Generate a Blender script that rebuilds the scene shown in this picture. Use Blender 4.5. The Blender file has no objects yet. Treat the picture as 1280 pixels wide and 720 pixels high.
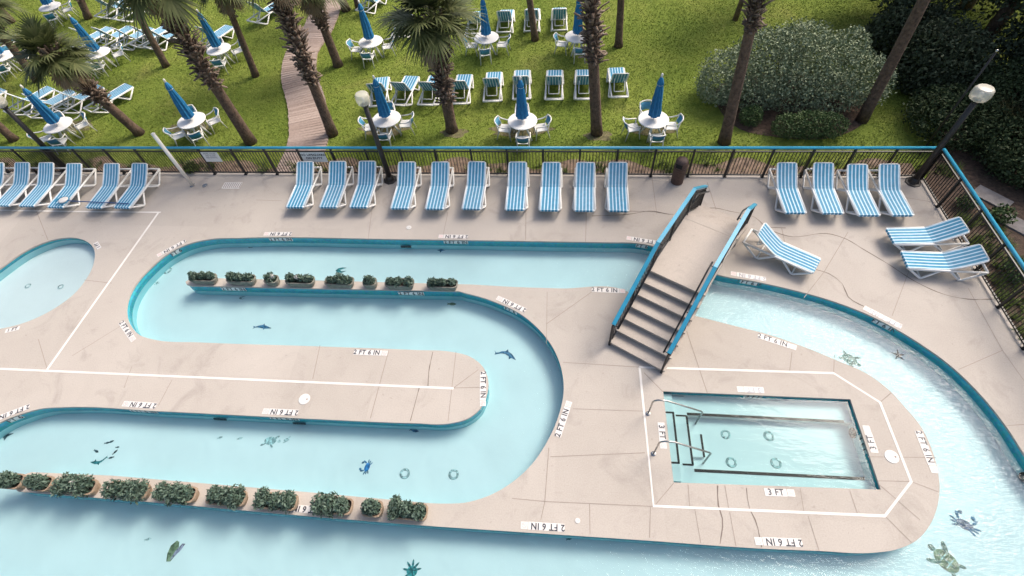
import bpy, bmesh, math, random
import numpy as np
from mathutils import Vector, Matrix
from mathutils.geometry import tessellate_polygon

random.seed(7); RNG = np.random.default_rng(7)
scene = bpy.context.scene
COL = scene.collection
R = math.radians

# ------------------------------------------------------------------ camera
FPX, CAM_H = 628.0, 12.0
def _n(v): return v/np.linalg.norm(v)
_up = -_n(np.array([48., -452., -FPX]))
_y = 185.-360.; _x = (-FPX*FPX-452.*_y)/48.
_X = -_n(np.array([_x, -_y, -FPX])); _X = _n(_X-_up*(_X@_up)); _Y = np.cross(_up, _X)
ROT = np.array([_X, _Y, _up])
def G(px, py, z=0.0):
    """survey helper: the point of the plane at height z seen at a photo pixel"""
    d = ROT @ np.array([(px-640)/FPX, -(py-360)/FPX, -1.])
    t = (z-CAM_H)/d[2]
    return Vector((d[0]*t, d[1]*t, z))
cam_data = bpy.data.cameras.new('camera'); cam = bpy.data.objects.new('camera', cam_data); COL.objects.link(cam)
cam_data.sensor_width = 36; cam_data.lens = 36*FPX/1280; cam_data.clip_end = 2000; cam_data.clip_start = .1
cam.matrix_world = Matrix.Translation((0, 0, CAM_H)) @ Matrix([list(r) for r in ROT]).to_4x4()
scene.camera = cam

# ------------------------------------------------------------------ light
SUN_AZ, SUN_EL = R(48), R(46)        # azimuth clockwise from +Y
world = bpy.data.worlds.new('World'); scene.world = world; world.use_nodes = True
nt = world.node_tree; nt.nodes.clear()
sky = nt.nodes.new('ShaderNodeTexSky'); sky.sky_type = 'NISHITA'; sky.sun_disc = False
sky.sun_elevation = SUN_EL; sky.sun_rotation = SUN_AZ; sky.dust_density = 6; sky.air_density = 1.0; sky.ozone_density = .6
bg = nt.nodes.new('ShaderNodeBackground'); bg.inputs[1].default_value = .15
wo = nt.nodes.new('ShaderNodeOutputWorld')
nt.links.new(sky.outputs[0], bg.inputs[0]); nt.links.new(bg.outputs[0], wo.inputs[0])
sl = bpy.data.lights.new('sun', 'SUN'); sl.energy = 1.75; sl.angle = R(28); sl.color = (1, .945, .87)
so = bpy.data.objects.new('sun', sl); COL.objects.link(so)
sdir = Vector((math.sin(SUN_AZ)*math.cos(SUN_EL), math.cos(SUN_AZ)*math.cos(SUN_EL), math.sin(SUN_EL)))
so.rotation_euler = sdir.to_track_quat('Z', 'Y').to_euler(); so.location = sdir*40
vs = scene.view_settings; vs.view_transform = 'Standard'; vs.look = 'None'; vs.gamma = 1; vs.exposure = .66
vs.use_curve_mapping = False

# ------------------------------------------------------------------ materials
def NM(name):
    m = bpy.data.materials.new(name); m.use_nodes = True
    t = m.node_tree; t.nodes.clear()
    o = t.nodes.new('ShaderNodeOutputMaterial'); b = t.nodes.new('ShaderNodeBsdfPrincipled')
    t.links.new(b.outputs[0], o.inputs[0])
    return m, t, b
def c4(c): return (c[0], c[1], c[2], 1)
def noise(t, scale, detail=4, rough=.55, coord='Position', vec=None, dist=0):
    n = t.nodes.new('ShaderNodeTexNoise'); n.inputs['Scale'].default_value = scale
    n.inputs['Detail'].default_value = detail; n.inputs['Roughness'].default_value = rough; n.inputs['Distortion'].default_value = dist
    if vec is None:
        if coord == 'Position': g = t.nodes.new('ShaderNodeNewGeometry'); vec = g.outputs['Position']
        else: g = t.nodes.new('ShaderNodeTexCoord'); vec = g.outputs[coord]
    t.links.new(vec, n.inputs['Vector'])
    return n.outputs['Fac']
def ramp(t, fac, stops):
    r = t.nodes.new('ShaderNodeValToRGB'); e = r.color_ramp.elements
    while len(e) > 1: e.remove(e[-1])
    e[0].position = stops[0][0]; e[0].color = c4(stops[0][1])
    for p, c in stops[1:]:
        k = e.new(p); k.color = c4(c)
    t.links.new(fac, r.inputs[0]); return r.outputs[0]
def mix(t, fac, a, b, mode='MIX'):
    m = t.nodes.new('ShaderNodeMix'); m.data_type = 'RGBA'; m.blend_type = mode
    if isinstance(fac, (int, float)): m.inputs[0].default_value = fac
    else: t.links.new(fac, m.inputs[0])
    for s, v in ((6, a), (7, b)):
        if isinstance(v, tuple): m.inputs[s].default_value = c4(v)
        else: t.links.new(v, m.inputs[s])
    return m.outputs[2]
def math_(t, op, a, b=0.0):
    m = t.nodes.new('ShaderNodeMath'); m.operation = op
    for i, v in enumerate((a, b)):
        if isinstance(v, (int, float)): m.inputs[i].default_value = v
        else: t.links.new(v, m.inputs[i])
    return m.outputs[0]
def bump(t, b, h, dist=.01, strength=1.0):
    k = t.nodes.new('ShaderNodeBump'); k.inputs['Distance'].default_value = dist; k.inputs['Strength'].default_value = strength
    t.links.new(h, k.inputs['Height']); t.links.new(k.outputs[0], b.inputs['Normal'])
def island(t):
    return t.nodes.new('ShaderNodeNewGeometry').outputs['Random Per Island']
def mk(name, col, rough=.6, var=.12, scale=6., bmp=0., bscale=60., metal=0., spec=.5, isl=None, coord='Position', trans=0.):
    m, t, b = NM(name)
    lo = tuple(x*(1-var) for x in col); hi = tuple(min(1, x*(1+var)) for x in col)
    c = ramp(t, noise(t, scale, coord=coord), [(.3, lo), (.7, hi)])
    if isl: c = mix(t, island(t), c, isl)
    t.links.new(c, b.inputs['Base Color'])
    b.inputs['Roughness'].default_value = rough; b.inputs['Metallic'].default_value = metal
    b.inputs['Specular IOR Level'].default_value = spec
    if bmp: bump(t, b, noise(t, bscale, coord=coord), bmp)
    if trans:
        o = [n for n in t.nodes if n.type == 'OUTPUT_MATERIAL'][0]
        tr = t.nodes.new('ShaderNodeBsdfTranslucent'); t.links.new(c, tr.inputs[0])
        ms = t.nodes.new('ShaderNodeMixShader'); ms.inputs[0].default_value = trans
        t.links.new(b.outputs[0], ms.inputs[1]); t.links.new(tr.outputs[0], ms.inputs[2]); t.links.new(ms.outputs[0], o.inputs[0])
    return m
def concrete(name, lo, mid, hi, stain=(.16, .135, .12)):
    m, t, b = NM(name)
    c = ramp(t, noise(t, .55, 5, .6, dist=.4), [(.25, lo), (.5, mid), (.75, hi)])
    c = mix(t, .35, c, ramp(t, noise(t, 34, 3, .7), [(.3, tuple(x*.72 for x in mid)), (.7, tuple(min(1, x*1.22) for x in mid))]))
    st = ramp(t, noise(t, .9, 6, .68, dist=1.2), [(.54, (0, 0, 0)), (.78, (1, 1, 1))])
    c = mix(t, math_(t, 'MULTIPLY', st, .36), c, stain)
    sp = ramp(t, noise(t, 9, 2, .5), [(.70, (0, 0, 0)), (.76, (1, 1, 1))])
    c = mix(t, math_(t, 'MULTIPLY', sp, .25), c, stain)
    g = t.nodes.new('ShaderNodeNewGeometry'); sn = t.nodes.new('ShaderNodeVectorMath'); sn.operation = 'SNAP'; sn.inputs[1].default_value = (2.4, 2.7, 50)
    t.links.new(g.outputs['Position'], sn.inputs[0]); wn = t.nodes.new('ShaderNodeTexWhiteNoise'); t.links.new(sn.outputs[0], wn.inputs['Vector'])
    c = mix(t, 1.0, c, ramp(t, wn.outputs['Value'], [(0, (.93, .93, .925)), (1, (1, 1, 1))]), 'MULTIPLY')
    t.links.new(c, b.inputs['Base Color']); b.inputs['Roughness'].default_value = .8; b.inputs['Specular IOR Level'].default_value = .25
    bump(t, b, noise(t, 90, 3, .7), .004)
    return m
MAT = {}
MAT['deck'] = concrete('deck_concrete', (.385, .343, .303), (.437, .393, .350), (.478, .433, .388))
MAT['bridge'] = concrete('bridge_concrete', (.40, .345, .295), (.455, .40, .35), (.50, .44, .39))
MAT['joint'] = mk('joint_line', (.28, .235, .205), .9)
MAT['crack'] = mk('crack_line', (.17, .135, .115), .9)
MAT['line'] = mk('line_paint', (.67, .64, .60), .7, .1, 2)
MAT['plaster'] = mk('pool_plaster', (.85, .85, .845), .6, .04, .8)
MAT['mulch'] = mk('mulch', (.085, .055, .038), .95, .5, 9, .03, 30)
MAT['bare'] = mk('bare_soil', (.13, .115, .055), .95, .45, 4, .02, 30)
MAT['aqua'] = mk('aqua_plaster', (.40, .74, .80), .6, .06, 1.5)
MAT['border'] = mk('border_soil', (.20, .14, .10), .95, .5, 5, .03, 30)
MAT['white'] = mk('white_resin', (.74, .73, .70), .38, .05, 3, coord='Object')
MAT['blue'] = mk('blue_sling', (.028, .215, .36), .75, .12, 8, coord='Object')
MAT['pale'] = mk('pale_sling', (.50, .65, .74), .7, .08, 8, coord='Object')
for k in ('blue', 'pale'):       # sun-faded cloth, a little different on every lounger
    t = MAT[k].node_tree; b = t.nodes['Principled BSDF']; oi = t.nodes.new('ShaderNodeObjectInfo'); src = b.inputs['Base Color'].links[0].from_socket
    t.links.new(mix(t, math_(t, 'MULTIPLY', oi.outputs['Random'], .10), src, (.50, .58, .62)), b.inputs['Base Color'])
MAT['navy'] = mk('navy_strap', (.02, .07, .20), .6, .1, 8, coord='Object')
MAT['canopy'] = mk('canopy_blue', (.014, .175, .38), .7, .2, 10, coord='Object')
MAT['black'] = mk('black_metal', (.012, .012, .013), .45, .2, 5)
MAT['pole'] = mk('lamp_pole_metal', (.022, .019, .018), .5, .2, 5)
MAT['railblue'] = mk('rail_blue', (.03, .27, .42), .35, .1, 3)
MAT['pvc'] = mk('white_pvc', (.72, .70, .66), .4, .06, 3)
MAT['bin'] = mk('bin_brown', (.085, .05, .04), .65, .3, 14, .01, 50, coord='Object')
MAT['dark'] = mk('dark_hollow', (.01, .01, .01), .9)
MAT['steel'] = mk('steel', (.42, .41, .39), .25, .06, 3, metal=1)
MAT['lidwhite'] = mk('lid_white', (.60, .585, .56), .5, .05, 4)
MAT['plaque'] = mk('marker_tile', (.62, .595, .57), .5, .06, 8)
MAT['wallplaque'] = mk('wall_marker_tile', (.82, .82, .80), .4, .04, 8)
MAT['oldplaque'] = mk('faded_marker_tile', (.66, .63, .60), .6, .08, 8)
MAT['ink'] = mk('marker_ink', (.02, .025, .04), .5, .1)
MAT['fadedink'] = mk('faded_ink', (.33, .33, .36), .5, .2)
MAT['red'] = mk('symbol_red', (.66, .45, .43), .6, .1)
MAT['stone'] = mk('planter_stone', (.21, .20, .165), .9, .3, 9, .02, 30)
MAT['tanstone'] = mk('planter_tan', (.30, .22, .155), .9, .2, 9, .02, 30)
MAT['soil'] = mk('soil', (.035, .026, .02), 1, .3, 20)
MAT['ivy'] = mk('planter_leaf', (.045, .08, .055), .5, .4, 12, isl=(.13, .18, .14), spec=.2)
MAT['palmleaf'] = mk('palm_leaf', (.058, .078, .028), .5, .4, 3, isl=(.15, .165, .07), trans=.22, spec=.2)
MAT['deadleaf'] = mk('dead_palm_leaf', (.16, .11, .065), .8, .3, 6, isl=(.25, .19, .12))
MAT['palmbark'] = mk('palm_bark', (.125, .082, .058), .95, .45, 9, .05, 22)
MAT['boot'] = mk('palm_boot', (.085, .056, .04), .9, .45, 9, isl=(.25, .19, .145))
MAT['bark'] = mk('tree_bark', (.16, .11, .075), .95, .4, 7, .04, 18)
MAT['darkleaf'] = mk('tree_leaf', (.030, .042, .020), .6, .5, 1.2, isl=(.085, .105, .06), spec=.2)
MAT['oliveleaf'] = mk('bush_leaf', (.12, .155, .08), .6, .3, 2, isl=(.31, .36, .23), spec=.2)
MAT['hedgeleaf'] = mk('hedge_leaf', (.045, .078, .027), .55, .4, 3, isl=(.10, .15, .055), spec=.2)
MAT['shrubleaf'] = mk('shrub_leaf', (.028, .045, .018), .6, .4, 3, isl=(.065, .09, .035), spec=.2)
MAT['lightleaf'] = mk('light_leaf', (.07, .11, .025), .5, .4, 3, isl=(.16, .2, .06), trans=.25, spec=.2)
MAT['reed'] = mk('reed_leaf', (.06, .065, .02), .6, .4, 3, isl=(.15, .13, .05))
MAT['bulb'] = mk('bulb_white', (.7, .68, .6), .4)
MAT['signwhite'] = mk('sign_white', (.68, .69, .68), .5, .05, 5)
MAT['slab'] = mk('slab_grey', (.22, .20, .19), .9, .2, 5, .01, 40)

def grass_colour(t):
    c = ramp(t, noise(t, .33, 6, .66, dist=.5), [(.25, (.095, .15, .022)), (.42, (.165, .225, .038)), (.56, (.24, .285, .058)), (.74, (.34, .31, .105))])
    c = mix(t, .5, c, ramp(t, noise(t, 5.5, 4, .7), [(.3, (.09, .135, .020)), (.7, (.22, .275, .052))]))
    d = ramp(t, noise(t, .8, 6, .7, dist=.8), [(.60, (0, 0, 0)), (.72, (1, 1, 1))])
    return mix(t, math_(t, 'MULTIPLY', d, .45), c, (.17, .135, .055))
m, t, b = NM('lawn_ground'); t.links.new(grass_colour(t), b.inputs['Base Color']); b.inputs['Roughness'].default_value = .95
b.inputs['Specular IOR Level'].default_value = .1; bump(t, b, noise(t, 40, 3, .8), .04); MAT['lawn'] = m
m, t, b = NM('grass_blade'); c = mix(t, math_(t, 'MULTIPLY', island(t), .45), grass_colour(t), (.25, .30, .065))
t.links.new(c, b.inputs['Base Color']); b.inputs['Roughness'].default_value = .8; b.inputs['Specular IOR Level'].default_value = .15; MAT['blade'] = m
m, t, b = NM('boardwalk_wood')
c = mix(t, island(t), (.25, .185, .155), (.41, .325, .28)); c = mix(t, .4, c, ramp(t, noise(t, 12, 4, .6), [(.3, (.20, .145, .12)), (.7, (.41, .325, .275))]))
t.links.new(c, b.inputs['Base Color']); b.inputs['Roughness'].default_value = .9; MAT['wood'] = m
# turquoise wall tiles: small square mosaic
m, t, b = NM('pool_tile')
g = t.nodes.new('ShaderNodeNewGeometry')
v = t.nodes.new('ShaderNodeTexVoronoi'); v.distance = 'CHEBYCHEV'; v.inputs['Scale'].default_value = 18; v.inputs['Randomness'].default_value = 0
t.links.new(g.outputs['Position'], v.inputs['Vector'])
c = ramp(t, noise(t, 3, 3), [(.3, (.034, .36, .46)), (.7, (.05, .44, .54))])
c = mix(t, .25, c, v.outputs['Color'], 'SOFT_LIGHT')
t.links.new(c, b.inputs['Base Color']); b.inputs['Roughness'].default_value = .25; MAT['tile'] = m
m, t, b = NM('mosaic'); MAT_MOS = {}
def mosaic(name, col):
    m, t, b = NM('mosaic_'+name)
    g = t.nodes.new('ShaderNodeNewGeometry'); v = t.nodes.new('ShaderNodeTexVoronoi'); v.inputs['Scale'].default_value = 22
    t.links.new(g.outputs['Position'], v.inputs['Vector'])
    s = t.nodes.new('ShaderNodeSeparateColor'); t.links.new(v.outputs['Color'], s.inputs[0])
    c = ramp(t, s.outputs[0], [(.1, tuple(x*.55 for x in col)), (.55, col), (.95, tuple(min(1, x*1.5+.05) for x in col))])
    t.links.new(c, b.inputs['Base Color']); b.inputs['Roughness'].default_value = .5
    MAT['mos_'+name] = m
mosaic('blue', (.035, .13, .24)); mosaic('teal', (.02, .16, .17)); mosaic('green', (.11, .17, .14)); mosaic('pale', (.36, .48, .48))
mosaic('olive', (.16, .19, .10)); mosaic('mauve', (.28, .24, .32)); mosaic('bright', (.03, .20, .50)); mosaic('navy', (.03, .05, .13)); mosaic('dark', (.02, .05, .06))
mosaic('grey', (.38, .46, .46)); mosaic('seagreen', (.03, .30, .30))
# water: clear, faintly blue-green, gently rippled skin
def water(name, tint, rip, dist, current=False):
    m = bpy.data.materials.new(name); m.use_nodes = True; t = m.node_tree; t.nodes.clear()
    o = t.nodes.new('ShaderNodeOutputMaterial'); tr = t.nodes.new('ShaderNodeBsdfTransparent'); gl = t.nodes.new('ShaderNodeBsdfGlossy')
    tr.inputs[0].default_value = c4(tint); gl.inputs['Roughness'].default_value = .06
    f = t.nodes.new('ShaderNodeFresnel'); f.inputs['IOR'].default_value = 1.33
    g = t.nodes.new('ShaderNodeNewGeometry')
    mp = t.nodes.new('ShaderNodeMapping'); mp.inputs['Rotation'].default_value = (0, 0, R(35)); mp.inputs['Scale'].default_value = (1, 2.6, 1)
    t.links.new(g.outputs['Position'], mp.inputs[0])
    h = noise(t, rip, 3, .5, vec=mp.outputs[0], dist=.6)
    k = t.nodes.new('ShaderNodeBump'); k.inputs['Distance'].default_value = dist; t.links.new(h, k.inputs['Height'])
    if current:      # the jets ruffle the water in the right bend; it calms down further round
        sx = t.nodes.new('ShaderNodeSeparateXYZ'); t.links.new(g.outputs['Position'], sx.inputs[0])
        mr = t.nodes.new('ShaderNodeMapRange'); mr.inputs[1].default_value = -9; mr.inputs[2].default_value = 9; mr.inputs[3].default_value = .4; mr.inputs[4].default_value = 1
        t.links.new(sx.outputs[0], mr.inputs[0]); t.links.new(mr.outputs[0], k.inputs['Strength'])
    t.links.new(k.outputs[0], gl.inputs['Normal']); t.links.new(k.outputs[0], f.inputs['Normal'])
    ms = t.nodes.new('ShaderNodeMixShader'); t.links.new(f.outputs[0], ms.inputs[0])
    t.links.new(tr.outputs[0], ms.inputs[1]); t.links.new(gl.outputs[0], ms.inputs[2]); t.links.new(ms.outputs[0], o.inputs[0])
    return m
MAT['water'] = water('river_water', (.765, .945, .972), 5.5, .03, True)
MAT['tubwater'] = water('tub_water', (.67, .865, .88), 3., .006)
MAT['kidwater'] = water('shallow_water', (.85, .965, .985), 3., .006)
# lamp acrylic
m = bpy.data.materials.new('lamp_acrylic'); m.use_nodes = True; t = m.node_tree; b = t.nodes['Principled BSDF']
b.inputs['Base Color'].default_value = (.80, .76, .66, 1); b.inputs['Roughness'].default_value = .25; b.inputs['Alpha'].default_value = .5
MAT['acrylic'] = m

# ------------------------------------------------------------------ mesh helpers
class MB:
    def __init__(s): s.v = []; s.f = []; s.m = []
    def add(s, vs, fs, mi=0, M=None):
        o = len(s.v)
        s.v += [tuple(M @ Vector(p)) for p in vs] if M is not None else [tuple(p) for p in vs]
        s.f += [tuple(i+o for i in f) for f in fs]; s.m += [mi]*len(fs); return s
    def box(s, x0, x1, y0, y1, z0, z1, mi=0, M=None):
        return s.add([(x0,y0,z0),(x1,y0,z0),(x1,y1,z0),(x0,y1,z0),(x0,y0,z1),(x1,y0,z1),(x1,y1,z1),(x0,y1,z1)],
            [(0,3,2,1),(4,5,6,7),(0,1,5,4),(1,2,6,5),(2,3,7,6),(3,0,4,7)], mi, M)
    def beam(s, a, b, w, h, mi=0):
        """rectangular bar from a to b, w sideways, h upward"""
        a, b = Vector(a), Vector(b); d = b-a; L = d.length; d.normalize()
        sd = d.cross(Vector((0,0,1)));
        if sd.length < 1e-4: sd = Vector((1,0,0))
        sd.normalize(); u = sd.cross(d)
        M = Matrix((sd, d, u)).transposed().to_4x4(); M.translation = a
        return s.box(-w/2, w/2, 0, L, -h/2, h/2, mi, M)
    def tube(s, pts, r, seg=8, mi=0, caps=True):
        pts = [Vector(p) for p in pts]; n = len(pts)
        rs = r if isinstance(r, (list, tuple)) else [r]*n
        vs, fs = [], []; ref = None
        for i, p in enumerate(pts):
            d = (pts[min(i+1, n-1)]-pts[max(i-1, 0)]).normalized()
            if ref is None: ref = Vector((1,0,0)) if abs(d.x) < .9 else Vector((0,1,0))
            u = (ref-d*ref.dot(d)).normalized(); w = d.cross(u); ref = u
            for k in range(seg):
                a = 2*math.pi*k/seg; vs.append(p+(u*math.cos(a)+w*math.sin(a))*rs[i])
        for i in range(n-1):
            for k in range(seg):
                k2 = (k+1) % seg; fs.append((i*seg+k, i*seg+k2, (i+1)*seg+k2, (i+1)*seg+k))
        if caps: fs.append(tuple(range(seg))[::-1]); fs.append(tuple((n-1)*seg+k for k in range(seg)))
        return s.add(vs, fs, mi)
    def lathe(s, prof, seg=16, mi=0, M=None):
        vs, fs = [], []
        for r, z in prof:
            for k in range(seg):
                a = 2*math.pi*k/seg; vs.append((r*math.cos(a), r*math.sin(a), z))
        for i in range(len(prof)-1):
            for k in range(seg):
                k2 = (k+1) % seg; fs.append((i*seg+k, i*seg+k2, (i+1)*seg+k2, (i+1)*seg+k))
        fs.append(tuple(range(seg))[::-1]); fs.append(tuple((len(prof)-1)*seg+k for k in range(seg)))
        return s.add(vs, fs, mi, M)
    def poly(s, loops, z, mi=0, up=True):
        loops = [[Vector((p[0], p[1], 0)) for p in l] for l in loops]
        tr = tessellate_polygon(loops); vs = [(p.x, p.y, z) for l in loops for p in l]
        fs = []
        for a, b_, c in tr:
            A, B, C = vs[a], vs[b_], vs[c]
            cr = (B[0]-A[0])*(C[1]-A[1])-(B[1]-A[1])*(C[0]-A[0])
            if abs(cr) < 1e-12: continue
            fs.append((a, b_, c) if (cr > 0) == up else (a, c, b_))
        return s.add(vs, fs, mi)
    def prism(s, pl, z0, z1, mi=0, M=None):
        n = len(pl); o = MB(); o.poly([pl], z1); o.poly([pl], z0, up=False)
        s.add(o.v, o.f, mi, M)
        ar = sum(pl[i][0]*pl[(i+1) % n][1]-pl[(i+1) % n][0]*pl[i][1] for i in range(n))
        vs = [(p[0], p[1], z0) for p in pl]+[(p[0], p[1], z1) for p in pl]
        fs = [(i, (i+1) % n, n+(i+1) % n, n+i) for i in range(n)]
        if ar < 0: fs = [f[::-1] for f in fs]
        return s.add(vs, fs, mi, M)
    def strip(s, pl, z0, z1, mi=0, closed=True, flip=False):
        n = len(pl); vs = [(p[0], p[1], z0) for p in pl]+[(p[0], p[1], z1) for p in pl]
        fs = [(i, (i+1) % n, n+(i+1) % n, n+i) for i in range(n if closed else n-1)]
        if flip: fs = [f[::-1] for f in fs]
        return s.add(vs, fs, mi)
    def line(s, pts, w, z, mi=0, jitter=0):
        pts = [Vector((p[0], p[1], 0)) for p in pts]; L, Rr = [], []
        for i, p in enumerate(pts):
            d = (pts[min(i+1, len(pts)-1)]-pts[max(i-1, 0)]).normalized(); nn = Vector((-d.y, d.x, 0))
            ww = w/2*(1+random.uniform(-jitter, jitter)); L.append(p+nn*ww); Rr.append(p-nn*ww)
        n = len(pts); vs = [(p.x, p.y, z) for p in Rr]+[(p.x, p.y, z) for p in L]
        return s.add(vs, [(i, i+1, n+i+1, n+i) for i in range(n-1)], mi)
    def mesh(s, name, mats, smooth=False):
        me = bpy.data.meshes.new(name); me.from_pydata(s.v, [], s.f)
        for m in (mats if isinstance(mats, (list, tuple)) else [mats]): me.materials.append(m)
        if any(s.m): me.polygons.foreach_set('material_index', s.m)
        if smooth: me.polygons.foreach_set('use_smooth', [True]*len(s.f))
        me.update(); return me
    def build(s, name, mats, parent=None, smooth=False):
        return obj(name, s.mesh(name, mats, smooth), parent)
def obj(name, me, parent=None):
    o = bpy.data.objects.new(name, me); COL.objects.link(o)
    if parent is not None: o.parent = parent
    return o
def tag(o, label=None, cat=None, group=None, kind=None):
    if label: o['label'] = label
    if cat: o['category'] = cat
    if group: o['group'] = group
    if kind: o['kind'] = kind
    return o
def thing(name, loc=(0,0,0), rz=0, label=None, cat=None, group=None):
    o = bpy.data.objects.new(name, None); COL.objects.link(o); o.location = loc; o.rotation_euler = (0, 0, rz)
    o.empty_display_size = .2
    return tag(o, label, cat, group)
def dup(root, loc, rz, label, group=None, scale=None):
    def rec(o, par):
        c = o.copy(); COL.objects.link(c); c.parent = par
        for ch in o.children: rec(ch, c)
        return c
    c = rec(root, None); c.location = loc; c.rotation_euler = (0, 0, rz); c['label'] = label
    if group: c['group'] = group
    if scale: c.scale = (scale,)*3
    return c
def np_mesh(name, V, F, mats, mi=None, smooth=False):
    """V (n,3), F (m,k) with a fixed k"""
    me = bpy.data.meshes.new(name); k = F.shape[1]
    me.vertices.add(len(V)); me.vertices.foreach_set('co', V.astype(np.float32).ravel())
    me.loops.add(F.size); me.loops.foreach_set('vertex_index', F.astype(np.int32).ravel())
    me.polygons.add(len(F)); me.polygons.foreach_set('loop_start', np.arange(0, F.size, k, dtype=np.int32))
    for m in (mats if isinstance(mats, (list, tuple)) else [mats]): me.materials.append(m)
    if mi is not None: me.polygons.foreach_set('material_index', mi.astype(np.int32))
    me.update(calc_edges=True); me.validate(); return me
def leaf_cloud(name, P, size, mat, up=.3, aspect=.55):
    """one rhombus leaf per point of P, turned at random"""
    n = len(P); a = RNG.normal(size=(n, 3)); a[:, 2] += up*np.sign(RNG.normal(size=n)); a /= np.linalg.norm(a, axis=1)[:, None]
    b = RNG.normal(size=(n, 3)); b = np.cross(a, b); b /= np.linalg.norm(b, axis=1)[:, None]
    c = np.cross(a, b); s = (size*(.6+.8*RNG.random(n)))[:, None]
    V = np.stack([P-b*s*.5, P+c*s*aspect*.5, P+b*s*.5+a*s*.12, P-c*s*aspect*.5], 1).reshape(-1, 3)
    F = np.arange(4*n).reshape(n, 4)
    return np_mesh(name, V, F, mat)
def lump_points(lumps, n, shell=.55):
    """points through the outer volume of ellipsoid lumps [(cx,cy,cz,rx,ry,rz)]"""
    w = np.array([l[3]*l[4]+l[4]*l[5]+l[3]*l[5] for l in lumps]); idx = RNG.choice(len(lumps), n, p=w/w.sum())
    d = RNG.normal(size=(n, 3)); d /= np.linalg.norm(d, axis=1)[:, None]
    r = (shell+(1-shell)*RNG.random(n)**.6)[:, None]*(1+.07*RNG.normal(size=(n, 1)))
    L = np.array(lumps)
    return L[idx, :3]+d*r*L[idx, 3:]
def spline(pts, step=.12, closed=False):
    P = [Vector((p[0], p[1], 0)) for p in pts]; n = len(P); out = []
    for i in range(n if closed else n-1):
        p0 = P[(i-1) % n] if closed or i > 0 else P[0]*2-P[1]
        p1, p2 = P[i], P[(i+1) % n]
        p3 = P[(i+2) % n] if closed or i+2 < n else P[-1]*2-P[-2]
        k = max(1, int((p2-p1).length/step))
        # centripetal-ish: tangents scaled to the segment
        d01, d12, d23 = (p1-p0).length+1e-6, (p2-p1).length+1e-6, (p3-p2).length+1e-6
        m1 = ((p1-p0)/d01*d12+(p2-p1)/d12*d01)/(d01+d12)*d12
        m2 = ((p2-p1)/d12*d23+(p3-p2)/d23*d12)/(d12+d23)*d12
        for j in range(k):
            t = j/k; t2, t3 = t*t, t*t*t
            out.append(p1*(2*t3-3*t2+1)+m1*(t3-2*t2+t)+p2*(-2*t3+3*t2)+m2*(t3-t2))
    if not closed: out.append(P[-1])
    return [(p.x, p.y) for p in out]
def offset(loop, d):
    """move a closed loop sideways; d > 0 grows a counter-clockwise loop"""
    n = len(loop); ar = sum(loop[i][0]*loop[(i+1) % n][1]-loop[(i+1) % n][0]*loop[i][1] for i in range(n)); sg = 1 if ar > 0 else -1
    out = []
    for i in range(n):
        a, p, b_ = Vector(loop[i-1]), Vector(loop[i]), Vector(loop[(i+1) % n])
        d1 = (p-a).normalized(); d2 = (b_-p).normalized()
        n1 = Vector((d1.y, -d1.x)); n2 = Vector((d2.y, -d2.x)); nn = n1+n2
        if nn.length < 1e-4: nn = n1
        nn.normalize(); q = p+nn*(sg*d/max(.5, nn.dot(n1))); out.append((q.x, q.y))
    return out
def Gs(pxs, z=0): return [G(x, y, z).to_2d() for x, y in pxs]

# ------------------------------------------------------------------ pools and deck
WZ, FZ = -.16, -.51         # river water level and floor
A = Gs([(814,307),(800,304.3),(760,303),(700,302),(500,299),(300,297.3),(262,299),(235,305),(210,317),(188,335),(170,355),(160,375),(158,392),(163,407),(175,419),(195,425),(250,428),
        (400,433),(520,437.5),(562,439.5),(588,446),(604,459),(610.5,477),(608,495),(600,511),(585,523),(560,529.5),(520,529),(400,524),(200,514),(80,509),(50,511),(25,518),(0,528)])
A += [Vector(p) for p in ((-15.05,3.2),(-15.3,2.3),(-15.1,1.3),(-14.5,.55),(-13.5,.15),(-12.5,.05),(-6,0),(0,-.05),(6,-.1),(8.2,.05),(9.6,.75),(10.5,1.9),(10.75,3.1))]
A += Gs([(1285,575),(1260,536),(1230,498),(1190,458.5),(1140,423),(1090,395.5),(1040,376),(990,362),(940,351),(900,344)]) + [Vector((3.75,9.72)), Vector((3.1,10.14))]
OUT = spline(A, .12, True)
Bi = Gs([(870,395),(915,406.5),(960,418),(1010,435.5),(1052,453),(1079,464.5),(1113,489),(1132,510),(1149,530),(1161,552),(1170,578),(1174.5,605),(1172,632),(1162,657),(1145,676),(1120,687),(1090,691),
         (1022,688.5),(960,686),(800,675),(590,661),(545,658)])
Bi = spline(Bi, .12)
tong = [tuple(G(400,646.5).to_2d()), tuple(G(200,628.5).to_2d()), (-12.95,2.12), (-13.1,2.2), (-13.15,2.35), (-13.1,2.5), (-12.9,2.58)]
up2 = spline(Gs([(140,594.5),(300,608),(400,616.5),(500,625.5),(555,629.5),(580,628.5),(610,620),(640,603),(665,580),(685,550),(698,520),(704.5,490),(702,462),(692,436),(675,413),(650,392),(620,378),(600,371),(582,366.5)]), .12)
tip2 = [(-2.95,8.40), (-7,8.36), (-11.42,8.33), (-11.6,8.38), (-11.68,8.48), (-11.6,8.58), (-11.42,8.64)]
far2 = [(-7,8.66), (-2.6,8.66)]
r2 = spline([(-2.1,8.64)]+Gs([(640,358.5),(700,360.5),(780,362.5)])+[Vector((2.4,8.2)), Vector((3.1,8.0)), G(868,395).to_2d()], .12)[:-1]
INN = Bi + tong + up2 + tip2 + far2 + r2
TUB = Gs([(829,489),(1063,499),(1101,612),(842,603)])
TUB = [tuple(p) for p in TUB]
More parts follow.
